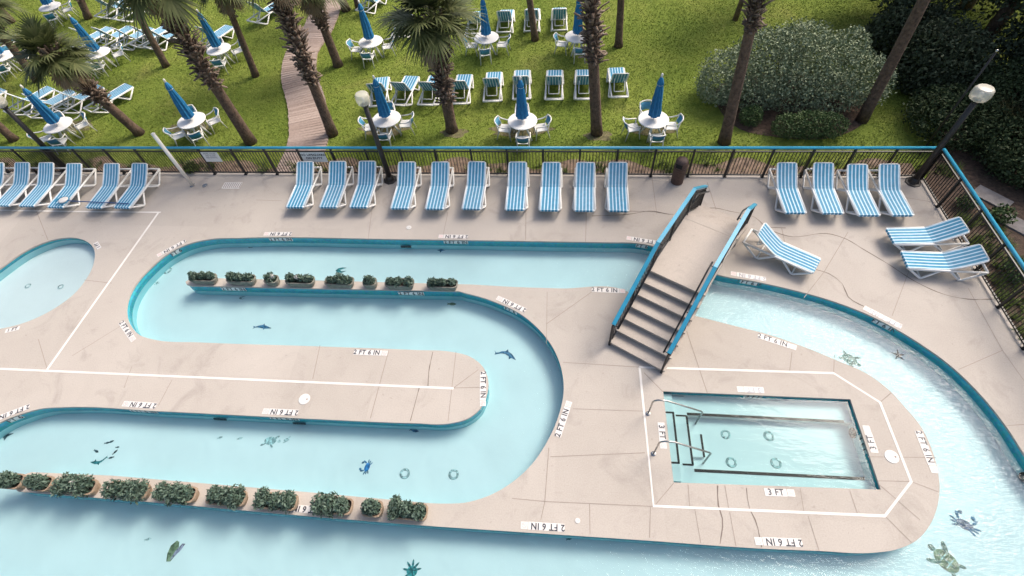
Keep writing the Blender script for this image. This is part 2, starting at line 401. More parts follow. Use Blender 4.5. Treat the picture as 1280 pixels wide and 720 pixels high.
KID = spline(Gs([(118,313),(118,325),(113,340),(105.5,352),(97,363),(69,385),(42,399),(0,411)])+[Vector(p) for p in ((-17.4,6.46),(-18.0,6.62),(-18.5,7.0),(-18.72,7.6),(-18.62,8.25))]+Gs([(0,335.5),(33,313),(67,299.5),(92,297),(111,303.5)]), .12, True)
DX0, DX1, DY0, DY1 = -40, 11.66, -7, 13.52
RECT = [(DX0,DY0),(12.05,DY0),(DX1,DY1),(DX0,DY1)]

lawn = MB(); S = 400
lawn.poly([[(-S,-S),(S,-S),(S,S),(-S,S)], [(DX0+.05,DY0+.05),(12,DY0+.05),(DX1-.05,DY1-.05),(DX0+.05,DY1-.05)]], -.04)
tag(lawn.build('lawn', MAT['lawn']), kind='structure')
deck = MB(); deck.poly([RECT, OUT, KID], 0); deck.poly([INN, TUB], 0)
deck.strip(RECT, -.15, 0)
for loop in (OUT, KID, TUB, INN): deck.strip(loop, -.05, 0)
deck_o = tag(deck.build('pool_deck', MAT['deck']), kind='structure')
basin = MB(); OV = .022
for loop, s_, zt, zf in ((OUT, OV, -.31, FZ), (KID, OV, -.15, -.36), (TUB, OV, -.22, -.48), (INN, -OV, -.31, FZ)):
    w = offset(loop, s_); basin.strip(w, zt, -.0, 1); basin.strip(w, zf, zt, 2)
basin.poly([[(-22,-1),(11.4,-1),(11.4,11),(-22,11)], offset(KID, .3), offset(TUB, .1)], FZ)
basin.poly([offset(KID, OV)], -.36); basin.poly([offset(TUB, OV)], -.48)
tag(basin.build('pool_basin', [MAT['plaster'], MAT['tile'], MAT['aqua']]), kind='structure')
# tub benches and entry steps
tb = MB(); x0, x1 = 2.6, 7.14
tb.box(3.22, x1, 5.03, 5.54, -.5, -.28); tb.box(3.22, x1, 3.3, 3.68, -.5, -.28)
tb.box(x0, 2.88, 3.35, 5.50, -.5, -.13); tb.box(2.88, 3.23, 3.36, 5.49, -.5, -.25); tb.box(3.23, 3.55, 4.02, 4.58, -.5, -.385)
for (a, b_) in (((3.22,5.045),(6.95,5.045)), ((3.24,3.665),(7.0,3.70))): tb.line([a, b_], .07, -.272, 1)
for x, y0, y1, z in ((2.87,3.77,5.0,-.126), (3.215,3.78,4.98,-.246), (3.54,4.02,4.58,-.38)): tb.line([(x,y0),(x,y1)], .05, z, 1)
for x, y, w, z in ((2.66,5.0,.23,-.125), (2.66,3.77,.23,-.125), (2.95,4.98,.27,-.245), (2.98,3.78,.25,-.245)): tb.line([(x,y),(x+w,y)], .045, z, 1)
tag(tb.build('tub_bench', [MAT['plaster'], MAT['dark']]), kind='structure')
wt = MB(); wt.poly([offset(OUT, OV/2), offset(INN, -OV/2)], WZ); tag(wt.build('river_water', MAT['water']), kind='structure')
wt = MB(); wt.poly([offset(TUB, OV/2)], -.07); tag(wt.build('tub_water', MAT['tubwater']), kind='structure')
wt = MB(); wt.poly([offset(KID, OV/2)], -.09); tag(wt.build('wading_pool_water', MAT['kidwater']), kind='structure')

# painted lines, joints and cracks belong to the deck
pl = MB()
def pline(mb, pxs, w, z, mi=0, j=0, smooth=False):
    pts = Gs(pxs)
    if smooth: pts = spline(pts, .15)
    mb.line(pts, w, z, mi, j)
pline(pl, [(-60,457.5),(0,461),(300,474),(567,485.5)], .06, .004)
pline(pl, [(59,462),(198,266)], .07, .0045); pline(pl, [(201,265.5),(100,264.5),(-60,262)], .06, .005)
pline(pl, [(799,459),(1042,466.5),(1100,503),(1139,602),(1106,645),(817,632.5),(799.5,459.5)], .058, .004)
pl.build('painted_line', MAT['line'], deck_o)
jt = MB()
for a in [[(684,365),(683,430)],[(683,405),(741,364)],[(704,453),(800,459)],[(716,511),(805,514)],[(688,571),(806,566)],[(640,623),(682,627),(816,633)],[(686,560),(681,627),(676,650)],
          [(737,630),(737.5,668)],[(813,634),(812,672)],[(868,634),(876,679)],[(912,640),(920,683)],[(860,606),(862,633)],[(906,607),(911,637)],[(805,466),(829,490)],[(842,604),(820,630)],
          [(852,395),(884,491)],[(990,440),(987,464)],[(1043,443),(1042,466)],[(1101,502),(1114,491)],[(1098,605),(1150,650)],[(1106,645),(1140,679)],[(1139,602),(1173,615)],[(1085,571),(1170,572)],[(1098,601),(1139,602)],
          [(1000,610),(1005,640)],[(1062,613),(1072,643)],[(1010,645),(1024,689)],[(400,432),(391,474)],[(486,438),(463,523)],[(570,440),(560,527)],[(567,485),(607,484)],[(567,485),(598,462)],
          [(165,458),(155,485)],[(215,475),(198,507)],[(48,424),(59,461)],[(150,408),(90,445)],[(105,350),(140,354)],[(658,222),(657,300)],[(733,263),(732,302)],[(815,222),(821,268)],[(884,228),(895,262)],
          [(977,285),(990,345)],[(1060,290),(1030,340)],[(1030,340),(1005,372)],[(1145,315),(1115,395)],[(1198,462),(1253,438)],[(1253,438),(1210,360)],[(1253,438),(1280,476)],[(1258,532),(1290,530)],[(1120,245),(1180,255)],
          [(320,250),(352,251)],[(470,223),(460,300)],[(560,265),(553,298)],[(60,300),(40,250)]]:
    pline(jt, a, .016, .003, 0, .3)
for a in [[(787,264),(818,265),(838,268)],[(740,270),(785,268),(818,264),(836,268),(842,268)],[(866,264),(893,260),(912,264),(944,272),(960,286),(984,295),(1040,293),(1058,299),(1078,311),(1110,330),(1146,353),(1180,368),(1210,374),(1240,374)],
          [(1020,337),(1036,342),(1053,355),(1060,371),(1090,388)],[(524,485),(520,500),(513,526)],[(541,440),(536,465),(535,483)],[(897,607),(898,632),(903,648),(900,680)],[(933,610),(937,636),(944,650),(952,684)],
          [(955,284),(982,285)]]:
    pline(jt, a, .02, .0035, 1, .6, True)
jt.build('deck_joint', [MAT['joint'], MAT['crack']], deck_o)

# ------------------------------------------------------------------ ground beyond the fence
mb = MB();  mb.poly([[(11.7,13.3),(12.05,-6),(18.5,-6),(17,13),(15.2,17),(13.4,16.6),(12.7,14.8)]], -.028)
mb.poly([spline([(5.9,17.0),(6.4,16.0),(7.6,15.55),(9.4,15.5),(10.4,16.0),(11.2,17.0),(11.0,19.0),(8,19.6),(6,18.6)], .3, True)], -.026)
tag(mb.build('mulch_bed', MAT['mulch']), kind='structure')
mb = MB(); edge = [(x, 14.12+.22*math.sin(x*1.3)+.14*math.sin(x*3.1+1)) for x in np.linspace(11.6, -40, 160)]
mb.poly([[(-40,13.5),(11.6,13.5)]+edge], -.031); tag(mb.build('border_soil', MAT['border']), kind='structure')
bw = MB(); cl = spline([(-9.8,13.55),(-9.85,15.0),(-10.6,17.4),(-11.95,20.3),(-12.3,21.8),(-12.2,23.5),(-12.45,26.5),(-12.9,30)], .16)
for i in range(len(cl)-1):
    a, b_ = Vector(cl[i]), Vector(cl[i+1]); d = (b_-a).normalized(); nn = Vector((d.y, -d.x)); wd = .78+random.uniform(-.015, .015)
    M = Matrix((nn.to_3d(), d.to_3d(), Vector((0,0,1)))).transposed().to_4x4(); M.translation = (a.x, a.y, 0)
    bw.box(-wd, wd, .004, (b_-a).length-.008, -.05, .035+random.uniform(-.003, .003), 0, M)
tag(bw.build('boardwalk', MAT['wood']), kind='structure')
sb = MB(); sb.box(-.5,.5,-.28,.28,-.03,.02)
for (px, py, lab) in ((1240,247,'square grey paving slab in the mulch right of the fence corner'), (1276,283,'grey paving slab in the mulch at the right photo edge')):
    o = sb.build('paving_slab', MAT['slab']); o.location = G(px, py); o.rotation_euler = (0,0,R(-50)); tag(o, lab, 'paving slab', 'paving slabs outside the fence')

# grass blades over the part of the lawn near enough to show them
n = 260000
X = RNG.uniform(-34, 20, n); Yv = 13.7+(RNG.random(n)**1.2)*15.5
ok = np.ones(n, bool); clp = np.array(cl)
dist = np.min(np.abs(Yv[:, None]-clp[None, ::3, 1])*.9+np.abs(X[:, None]-clp[None, ::3, 0]), axis=1); ok &= dist > .95; ok &= (Yv > 14.12+.22*np.sin(X*1.3)+.14*np.sin(X*3.1+1)-.12) | (RNG.random(n) < .12)
ok &= ~((X > 12.5) & (Yv < 16.6)); ok &= ~((X > 6) & (X < 11) & (Yv > 15.8) & (Yv < 19.3))
WORN = [(-7.05,16.05,.95,.42), (-1.75,16.0,1.15,.42), (3.3,16.0,.8,.35), (-15.3,16.3,.9,.4), (-20.6,16.4,.9,.4), (1.3,15.65,.5,.3), (-4.2,15.85,.5,.3)]
for wx, wy, wa, wb in WORN: ok &= (((X-wx)/wa)**2+((Yv-wy)/wb)**2 > 1+.5*np.sin(X*7)*np.cos(Yv*9)) | (RNG.random(n) < .3)
mb = MB()
for i, (wx, wy, wa, wb) in enumerate(WORN): mb.poly([[(wx+wa*(1+.16*math.sin(3*a+i)+.1*math.sin(7*a))*math.cos(a), wy+wb*(1+.16*math.sin(4*a+i))*math.sin(a)) for a in np.linspace(0, 2*math.pi, 40, endpoint=False)]], -.036)
tag(mb.build('bare_soil', MAT['bare']), kind='structure')
X, Yv = X[ok], Yv[ok]; n = len(X); hh = .02+.03*RNG.random(n); an = RNG.uniform(0, 6.283, n); w_ = .012+.012*RNG.random(n)
dx, dy = np.cos(an)*w_, np.sin(an)*w_; lx, ly = RNG.normal(0, .025, n), RNG.normal(0, .025, n)
V = np.stack([np.stack([X-dx, Yv-dy, np.full(n, -.04)], 1), np.stack([X+dx, Yv+dy, np.full(n, -.04)], 1), np.stack([X+lx, Yv+ly, hh-.04], 1)], 1).reshape(-1, 3)
tag(obj('grass', np_mesh('grass', V, np.arange(3*n).reshape(n, 3), MAT['blade'])), kind='stuff', label='short green grass covering the lawn beyond the fence', cat='grass')
# low weeds and liriope in the beds by the fence
def tufts(P, size, per):
    n = len(P)*per; c = np.repeat(P, per, 0); an = RNG.uniform(0, 6.283, n); L = size*(.5+RNG.random(n)); el = RNG.uniform(.5, 1.4, n)
    d = np.stack([np.cos(an)*np.cos(el), np.sin(an)*np.cos(el), np.sin(el)], 1)*L[:, None]; s = np.stack([-np.sin(an), np.cos(an), np.zeros(n)], 1)*.018
    return np.stack([c-s, c+s, c+d*[1.25, 1.25, .8]], 1).reshape(-1, 3)
P = np.stack([RNG.uniform(-30, 11.5, 700), RNG.uniform(13.55, 14.1, 700), np.full(700, -.03)], 1); P = P[np.sin(P[:, 0]*1.7)+np.sin(P[:, 0]*.63+1) > -.6]
P2 = np.stack([RNG.uniform(11.8, 13.0, 420), RNG.uniform(5, 14, 420), np.full(420, -.03)], 1); P2 = P2[np.sin(P2[:, 1]*1.9)+np.sin(P2[:, 1]*.8) > -.5]
P = P[np.sin(P[:, 0]*2.9+P[:, 1]*3) > -.35]; V = tufts(np.concatenate([P, P2]), .22, 14)
tag(obj('border_grass', np_mesh('border_grass', V, np.arange(len(V)).reshape(-1, 3), MAT['lightleaf'])), kind='stuff', label='tufts of border grass growing along the fence', cat='grass')

# ------------------------------------------------------------------ fences
def fence(name, a, b_, spacing, label, hgt=1.2):
    a, b_ = Vector(a), Vector(b_); d = (b_-a).to_3d(); L = d.length; d.normalize(); rz = math.atan2(d.y, d.x)
    t = thing(name, (a.x, a.y, 0), rz, label, 'fence')
    MB().tube([(0,0,hgt), (L,0,hgt)], .048, 10).build('top_rail', MAT['railblue'], t, True)
    m_ = MB(); m_.box(0, L, -.018, .018, hgt-.17, hgt-.13); m_.box(0, L, -.018, .018, .07, .11)
    m_.build('cross_rail', MAT['black'], t)
    m_ = MB(); k = int(L/.105)
    for i in range(k):
        x = (i+.5)*L/k; m_.box(x-.009, x+.009, -.009, .009, .11, hgt-.17)
    m_.build('picket', MAT['black'], t)
    pm = MB(); pm.box(-.03, .03, -.03, .03, 0, hgt-.04); pm.box(-.06, .06, -.06, .06, 0, .012); me = pm.mesh('post', MAT['black'])
    for i in range(int(L/spacing)+1):
        if i*spacing <= L-.05 or True:
            p = obj('post', me, t); p.location = (min(i*spacing, L), 0, 0)
    return t
fence('pool_fence', (11.54,13.43), (-34,13.43), 1.222, 'long black picket fence with blue top rail between deck and lawn')
fence('pool_fence', (11.58,13.36), (11.95,-4), 1.25, 'black picket fence with blue top rail running down the right side of deck')

def text_mesh(body, size, mat, name='lettering', sx=1.0):
    cu = bpy.data.curves.new(name, 'FONT'); cu.body = body; cu.size = size; cu.align_x = 'CENTER'; cu.align_y = 'CENTER'; cu.resolution_u = 2
    cu.space_character = 1.08; cu.offset = .0045
    o = bpy.data.objects.new('tmp', cu); COL.objects.link(o)
    dg = bpy.context.evaluated_depsgraph_get(); me = bpy.data.meshes.new_from_object(o.evaluated_get(dg)); me.name = name
    bpy.data.objects.remove(o); me.materials.clear(); me.materials.append(mat)
    if sx != 1: me.transform(Matrix.Diagonal((sx, 1, 1, 1)))
    return me
# signs on the fence
def sign(x, lines, w, h, label, size, z=.82):
    t = thing('warning_sign', (x, 13.40, z), 0, label, 'sign', 'signs hung on the fence'); t.rotation_euler = (R(90), 0, 0)
    MB().box(-w/2, w/2, -h/2, h/2, -.006, .006).build('sign_board', MAT['signwhite'], t)
    for i, l in enumerate(lines):
        o = obj('lettering', text_mesh(l, size, MAT['ink'] if size > .08 else MAT['fadedink']), t); o.location = (0, h/2-size*.85-i*size*1.15, .009)
x_ = G(402, 214).x
sign(-8.72, ['NO LIFEGUARD', 'ON DUTY'], .88, .42, 'white sign reading NO LIFEGUARD ON DUTY hung on the fence', .125)
sign(-12.55, ['POOL RULES', 'NO GLASS', 'NO DIVING'], .62, .42, 'small white notice board on the fence right of the white post', .075)

# ------------------------------------------------------------------ pool loungers
def make_lounger(label, group, steep=False):
    def tilt(y, zz):
        if not steep: return y, zz
        a, dy, dz = R(22), y-1.03, zz-.36; return 1.03+dy*math.cos(a)-dz*math.sin(a), .36+dy*math.sin(a)+dz*math.cos(a)
    t = thing('pool_lounger', (0,0,0), 0, label, 'lounger', group); W, z, r = .32, .33, .033
    for s in (-1, 1):
        MB().tube([(s*W,.0,z),(s*W,1.98,z)], r, 8).build('side_rail', MAT['white'], t, True)
        so_ = s*(W+.045)
        MB().tube([(s*W,.03,z-.01),(so_,.40,.025),(so_,.46,.025),(s*W,.80,z-.01)], .032, 8).build('leg', MAT['white'], t, True)
        MB().tube([(s*W,1.06,z-.01),(so_,1.40,.025),(so_,1.50,.025),(s*W,1.96,z-.01)], .032, 8).build('leg', MAT['white'], t, True)
    for y, zz, w in ((.0, z, 0), (1.98, z, 0), (.43, .03, .03), (1.45, .03, .03)):
        MB().tube([(-W-w,y,zz),(W+w,y,zz)], r if w == 0 else .022, 8).build('cross_bar', MAT['white'], t, True)
    MB().tube([(-.2,)+tilt(1.42,.58),(-.2,1.60,.36),(-.19,1.62,.345),(.19,1.62,.345),(.2,1.60,.36),(.2,)+tilt(1.42,.58)], .018, 6).build('backrest_prop', MAT['white'], t, True)
    # striped sling: five blue bands between pale ones, each band its own strip of cloth
    edges = []; x = -.292
    for k in range(11): edges.append((x, x+(.074 if k % 2 else .0345), k % 2)); x += (.074 if k % 2 else .0345)
    def sling(prof, name):
        mm = MB(); n = len(prof)
        for (a, b_, k) in edges:
            vs = [(a, y, zz) for y, zz in prof]+[(b_, y, zz) for y, zz in prof]+[(a, y, zz-.022) for y, zz in prof]+[(b_, y, zz-.022) for y, zz in prof]
            fs = [(i, n+i, n+i+1, i+1) for i in range(n-1)]+[(2*n+i, 2*n+i+1, 3*n+i+1, 3*n+i) for i in range(n-1)]
            fs += [(0, 2*n, 3*n, n), (n-1, 2*n-1, 4*n-1, 3*n-1)]
            fs += [(i, i+1, 2*n+i+1, 2*n+i) for i in range(n-1)]+[(n+i, 3*n+i, 3*n+i+1, n+i+1) for i in range(n-1)]
            mm.add(vs, fs, k)
        return mm.build(name, [MAT['pale'], MAT['blue']], t)
    sling([(-.04,.32),(-.03,.362),(.25,.365),(.55,.358),(.85,.362),(1.03,.372)], 'seat')
    E_ = [(1.034,.374),(1.12,.41),(1.28,.505),(1.45,.615),(1.60,.725),(1.70,.80),(1.735,.79)]
    sling([tilt(*p) for p in E_], 'backrest')
    mm = MB()
    for s in (-1, 1): mm.tube([(x,)+tilt(y, zz) for x, y, zz in ((s*.305,1.05,.36),(s*.305,1.28,.49),(s*.305,1.60,.705),(s*.29,1.71,.785),(s*.24,1.735,.80))], .02, 8)
    mm.tube([(x,)+tilt(1.735,.80) for x in (-.25,.25)], .02, 8)
    mm.build('backrest_frame', MAT['white'], t, True)
    return t
GD = 'blue striped loungers set out on the pool deck'
proto = {}; GL = 'striped loungers standing on the lawn'
def lounger(foot, head, label, group, z0=0.0, rz=None, zh=.78):
    f = G(foot[0], foot[1], .34+z0)
    if rz is None:
        h = G(head[0], head[1], zh+z0); rz = math.atan2(h.y-f.y, h.x-f.x)-math.pi/2
    loc = (f.x, f.y, z0)
    key = (group, head is None and group == GL)
    if key not in proto:
        o = proto[key] = make_lounger(label, group, key[1]); o.location = loc; o.rotation_euler = (0,0,rz); return o
    return dup(proto[key], loc, rz, label, group)
UP = 0.0
j = lambda s=.03: random.uniform(-s, s)
for foot, lab in (((-30,256.5),'lounger cut by the left photo edge, leftmost of the left deck group'), ((3,256.5),'striped lounger second from left in the deck group at the left photo edge'),
                  ((34,257),'striped lounger between the left lamp post base and the photo edge'), ((70,258.5),'lounger with the pool skimmer net head lying on its foot'),
                  ((118,259),'lounger under the middle of the skimmer pole, second from right of the left group'), ((153,259),'rightmost lounger of the left deck group, nearest the white post')):
    lounger(foot, None, lab, GD, rz=UP+j(.02))
mids = ['leftmost lounger of the ten in a row, left of the lifeguard sign', 'lounger directly below the NO LIFEGUARD ON DUTY sign', 'lounger just left of the middle lamp post base', 'lounger just right of the middle lamp post base',
        'fifth lounger from the left in the row of ten', 'sixth lounger from the left in the row of ten', 'seventh lounger from the left in the row of ten', 'third lounger from the right in the row of ten',
        'second lounger from the right in the row of ten', 'rightmost lounger of the ten, nearest the brown trash bin']
for (x, y), lab in zip(((369,258.5),(410.8,258.5),(448.6,258.5),(500,260),(543.6,260.5),(589.5,260.5),(644,261.5),(686.8,262.3),(730.5,262.8),(773,263)), mids):
    lounger((x, y), None, lab, GD, rz=UP+j(.02))
for (x, y), lab in zip(((994,265.5),(1040.5,266),(1086,268.5),(1128,268.5)), ('leftmost of the four loungers right of the footbridge', 'second from left of the four loungers by the right fence', 'third from left of the four loungers by the right fence',
        'lounger nearest the corner lamp post at the fence corner')):
    lounger((x, y), None, lab, GD, rz=UP+j(.015))
lounger((1020,332), (949,285.5), 'lone lounger turned diagonally beside the footbridge end', GD)
lounger((1114,295.5), (1206,281), 'upper of two loungers lying sideways against the right fence', GD)
lounger((1132,325), (1228,316), 'lower of two loungers lying sideways against the right fence', GD)
# loungers on the lawn: heads towards the pool
GL = 'striped loungers standing on the lawn'
ra = ['lawn lounger behind the umbrella of the boardwalk table, left end of near lawn row', 'lawn lounger second from left in the near lawn row', 'lawn lounger hidden behind the shaggy middle palm trunk', 'lawn lounger right beside the shaggy middle palm trunk',
      'lawn lounger fifth from left in the near lawn row', 'lawn lounger behind the umbrella of the middle fence table', 'lawn lounger between the middle umbrella and the tall straight palm', 'lawn lounger partly behind the tall straight palm trunk', 'rightmost lounger of the near lawn row']
for (x, y), lab, dr in zip(((477,97.5),(515,96),(546,95.5),(581,94),(618,91),(653,88.5),(693.6,88.5),(729.5,88),(770,85.5)), ra, (8,-6,-4,0,2,2,0,0,2)):
    lounger((x, y), None, lab, GL, -.03, math.pi+R(dr))
rb = ['lounger behind the fronds of the middle palm, left end of far lawn row', 'far row lounger between the middle palm fronds and the far umbrella', 'far row lounger just left of the thin bare palm trunk', 'far row lounger behind the thin bare palm trunk', 'rightmost lounger of the far lawn row']
for (x, y), lab in zip(((508,19),(597,15),(634,13),(666,11.5),(699,10.5)), rb): lounger((x, y), None, lab, GL, -.03, math.pi+j(.05))
rc = ['lounger cut by the left photo edge behind the leftmost umbrella table', 'lounger with its foot behind the leftmost closed umbrella', 'lounger just right of the leftmost closed umbrella', 'lounger mostly hidden behind the slanting left palm trunk', 'lounger standing clear just right of the slanting left palm trunk']
for f, lab in zip(((3,112), (63,110), (90,114), (125,108), (161,107)), rc): lounger(f, None, lab, GL, -.03, R(155)+j(.06))
rd = ['lounger under the fronds of the bushy left palm, far row', 'leftmost lounger of the far left row beside the second umbrella', 'second lounger of the far left row on the lawn', 'third lounger of the far left row, behind a palm trunk', 'fourth lounger of the far left row on the lawn', 'fifth lounger of the far left row on the lawn', 'lounger behind the umbrella table left of the boardwalk']
for f, lab in zip(((33,40), (137,35), (163,34), (188,35), (210,33), (226,35), (287,33)), rd): lounger(f, None, lab, GL, -.03, R(157)+j(.08))
for f, lab in zip(((160,-1), (181,2), (348,4), (478,-9)), ('lounger at the top photo edge left of the crown of a palm', 'lounger at the top photo edge under hanging palm fronds', 'lounger at the top photo edge left of the boardwalk', 'lounger at the top photo edge right of the boardwalk')):
    lounger(f, None, lab, GL, -.03, R(160)+j(.08))

# skimmer net on its pole, lying across three loungers
t = thing('skimmer_net', (0,0,0), 0, 'white leaf skimmer net on a long dark pole lying across three loungers', 'pool net')
a, b_ = G(84,251,.41), G(161,254.5,.405)
MB().tube([a, b_], .018, 6).build('pole', MAT['navy'], t)
d = (b_-a).normalized(); c_ = a-d*.20; m_ = MB(); ring = [(c_+Vector((math.cos(k*math.pi/8)*.24, math.sin(k*math.pi/8)*.2, .0))) for k in range(17)]
m_.tube(ring, .015, 6, caps=False); m_.build('net_frame', MAT['blue'], t)
m_ = MB(); m_.lathe([(.0,-.02),(.13,-.012),(.17,.008),(.13,.03),(.0,.035)], 16, 0, Matrix.Translation(c_+Vector((.03,.02,0)))); m_.build('net_bag', MAT['lidwhite'], t, True)

# ------------------------------------------------------------------ tables, umbrellas, chairs
def make_table(label):
    t = thing('patio_table', (0,0,0), 0, label, 'table', 'round white tables on the lawn')
    MB().lathe([(.03,.665),(.50,.665),(.535,.672),(.545,.69),(.535,.703),(.50,.707),(.03,.703)], 32).build('table_top', MAT['white'], t, True)
    for k in range(4):
        a = math.pi/4+k*math.pi/2; c, s = math.cos(a), math.sin(a)
        MB().tube([(c*.12,s*.12,.665),(c*.22,s*.22,.36),(c*.42,s*.42,0)], [.05,.04,.032], 8).build('leg', MAT['white'], t, True)
    MB().tube([(0,0,.665),(0,0,.3)], .05, 10).build('pole_socket', MAT['white'], t, True)
    return t
def make_umbrella(label):
    t = thing('patio_umbrella', (0,0,0), 0, label, 'umbrella', 'closed blue umbrellas standing in the tables')
    MB().tube([(0,0,0),(0,0,2.32)], .02, 8).build('pole', MAT['white'], t, True)
    m_ = MB(); prof = [(.185,.86),(.18,.94),(.165,1.2),(.145,1.5),(.12,1.8),(.098,2.0),(.085,2.05),(.112,2.07),(.098,2.15),(.06,2.27),(.022,2.335)]
    vs, fs = [], []; seg = 32
    for i, (r, z) in enumerate(prof):
        for k in range(seg):
            a = 2*math.pi*k/seg; rr = r*(1+(.30-.02*i)*math.cos(k*math.pi/2+.35*math.sin(z*4))+.05*math.sin(k*1.9+z*7)); zz = z+(.035*math.cos(k*math.pi/2) if i == 0 else 0)
            vs.append((rr*math.cos(a), rr*math.sin(a), zz))
    for i in range(len(prof)-1):
        for k in range(seg): k2 = (k+1) % seg; fs.append((i*seg+k, i*seg+k2, (i+1)*seg+k2, (i+1)*seg+k))
    fs.append(tuple((len(prof)-1)*seg+k for k in range(seg)))
    m_.add(vs, fs); m_.build('canopy', MAT['canopy'], t, True)
    MB().tube([(.10*math.cos(k*.524), .10*math.sin(k*.524), 2.055) for k in range(13)], .013, 5, caps=False).build('tie_band', MAT['pale'], t)
    MB().lathe([(.02,2.30),(.036,2.335),(.042,2.40),(.028,2.45),(.005,2.455)], 10).build('finial', MAT['white'], t, True)
    return t
def make_chair(label):
    t = thing('patio_chair', (0,0,0), 0, label, 'chair', 'white armchairs round the lawn tables')   # faces +Y
    MB().box(-.22,.22,-.2,.23,.36,.385).box(-.22,.22,.225,.245,.33,.385).build('seat', MAT['white'], t)
    m_ = MB(); m_.box(-.225,.225,.247,.262,.345,.375); m_.build('seat_trim', MAT['navy'], t)
    n = 7; m_ = MB(); vs = []
    for zz, yy, w in ((.44,-.2,.2), (.58,-.25,.215), (.70,-.29,.2)):
        for k in range(n):
            u = k/(n-1)*2-1; vs.append((u*w, yy-.06*(1-u*u), zz))
    m_.add(vs, [(r*n+k, r*n+k+1, (r+1)*n+k+1, (r+1)*n+k) for r in range(2) for k in range(n-1)])
    bk = m_.build('backrest', MAT['blue'], t, True); sm = bk.modifiers.new('thick', 'SOLIDIFY'); sm.thickness = .02
    pts = [(u*.215, -.30-.06*(1-u*u), .735) for u in (-1,-.6,-.2,.2,.6,1)]
    MB().tube([(-.24,.22,.56)]+[(-.26,-.05,.57),(-.25,-.2,.62)]+pts+[(.25,-.2,.62),(.26,-.05,.57),(.24,.22,.56)], .021, 8).build('arm_rail', MAT['white'], t, True)
    for sx in (-1, 1):
        MB().tube([(sx*.235,.215,.56),(sx*.225,.21,.36),(sx*.25,.26,0)], [.02,.024,.018], 7).build('leg', MAT['white'], t, True)
        MB().tube([(sx*.205,-.26,.66),(sx*.21,-.19,.36),(sx*.235,-.28,0)], [.018,.024,.018], 7).build('leg', MAT['white'], t, True)
    return t
TB, UM, CH = None, None, None
tabs = [  # table top pixel, umbrella, description, chair turn, chairs (near, right, far, left)
    ((72,156), 1, 'table at far left just behind the fence', 35, 'nrfl'), ((239,150), 1, 'table behind the white post left of the boardwalk', 40, 'nrfl'), ((483,148), 1, 'table beside the globe lamp right of the boardwalk', 12, 'nrfl'),
    ((653,150.5), 1, 'middle fence table behind the row of ten', 4, 'nrfl'), ((817,148.5), 1, 'rightmost fence table behind the trash bin', 3, 'nrfl'), ((463,51.5), 1, 'table just right of the boardwalk bend', 10, 'nrl'),
    ((608,46.5), 1, 'table at the left of the far lawn row', 2, 'nrl'), ((722,45), 1, 'table half hidden by the shaggy straight palm', 4, 'nlr'), ((122,66), 1, 'table right of the bushy left palm', 35, 'nrl'),
    ((273,61), 1, 'table between two leaning palms left of the boardwalk', 35, 'nrf'), ((62,8), 1, 'table at the top left photo corner', 35, 'nrf'), ((3,70), 1, 'table cut by the left photo edge', 30, 'nrf'), ((335,-4), 0, 'table at the top edge left of boardwalk', 20, 'n')]
for (px, has, desc, turn, chs) in tabs:
    c = G(px[0], px[1], .67); loc = (c.x, c.y, -.035); rz = R(turn)
    if not has: continue
    lab = 'round white '+desc
    if TB is None: TB = make_table(lab); TB.location = loc; TB.rotation_euler = (0,0,rz+.3)
    else: dup(TB, loc, rz+.3+j(.3), lab)
    lab = 'closed blue umbrella in the '+desc
    if UM is None: UM = make_umbrella(lab); UM.location = loc
    else: dup(UM, loc, random.uniform(0, 6), lab)
    for k, (s_, nm) in enumerate((('n','near side'), ('r','right side'), ('f','far side'), ('l','left side'))):
        if s_ not in chs: continue
        ang = -math.pi/2+k*math.pi/2+rz*(1 if k != 0 else .6)+j(.12); rr = .66+random.uniform(0, .07)
        lab = f'white armchair on {nm} of the {desc}'; p = (c.x+math.cos(ang)*rr, c.y+math.sin(ang)*rr, -.035); crz = ang+math.pi/2+j(.2)
        if CH is None: CH = make_chair(lab); CH.location = p; CH.rotation_euler = (0,0,crz)
        else: dup(CH, p, crz, lab)

# ------------------------------------------------------------------ lamp posts, poles, bin
def lamp(base, hgt, label, gs=1.0):
    b_ = G(*base); t = thing('lamp_post', (b_.x, b_.y, 0), random.uniform(0,1), label, 'lamp post', 'globe lamps round the pool deck')
    MB().lathe([(.24,0),(.24,.03),(.17,.05),(.14,.14),(.10,.2)], 8).build('base_plate', MAT['pole'], t)
    z = hgt; MB().tube([(0,0,.15),(0,0,z)], [.095,.075], 12).build('pole', MAT['pole'], t, True)
    MB().lathe([(.09,z-.05),(.12,z),(.11,z+.04),(.05,z+.05)], 12).build('collar', MAT['pole'], t, True)
    MB().lathe([(.03,z+.05),(.05,z+.12),(.055,z+.2),(.03,z+.25)], 8).build('lamp_bulb', MAT['bulb'], t, True)
    MB().lathe([(.13*gs,z+.03),(.185*gs,z+.07),(.215*gs,z+.20),(.205*gs,z+.33),(.17*gs,z+.385),(.16*gs,z+.39),(.01,z+.40)], 12).build('globe', MAT['acrylic'], t, True)
    return t
lamp((85,213), 2.80, 'dark lamp post behind the left deck loungers, its globe cut by photo edge')
lamp((488,225), 3.05, 'dark lamp post with frosted globe standing in the row of ten loungers', 1.05)
lamp((1141,228), 3.0, 'thick dark lamp post with frosted globe at the right fence corner', 1.2)
b_ = G(1146,200); t = thing('flag_pole', (12.03,14.62,-.03), 0, 'thin bare pole standing outside the fence corner beside the lamp', 'pole')
MB().tube([(0,0,0),(0,0,3.6)], [.035,.028], 8).build('shaft', MAT['pole'], t, True); MB().lathe([(.03,3.6),(.045,3.63),(.03,3.67),(.005,3.68)], 8).build('cap', MAT['steel'], t, True)
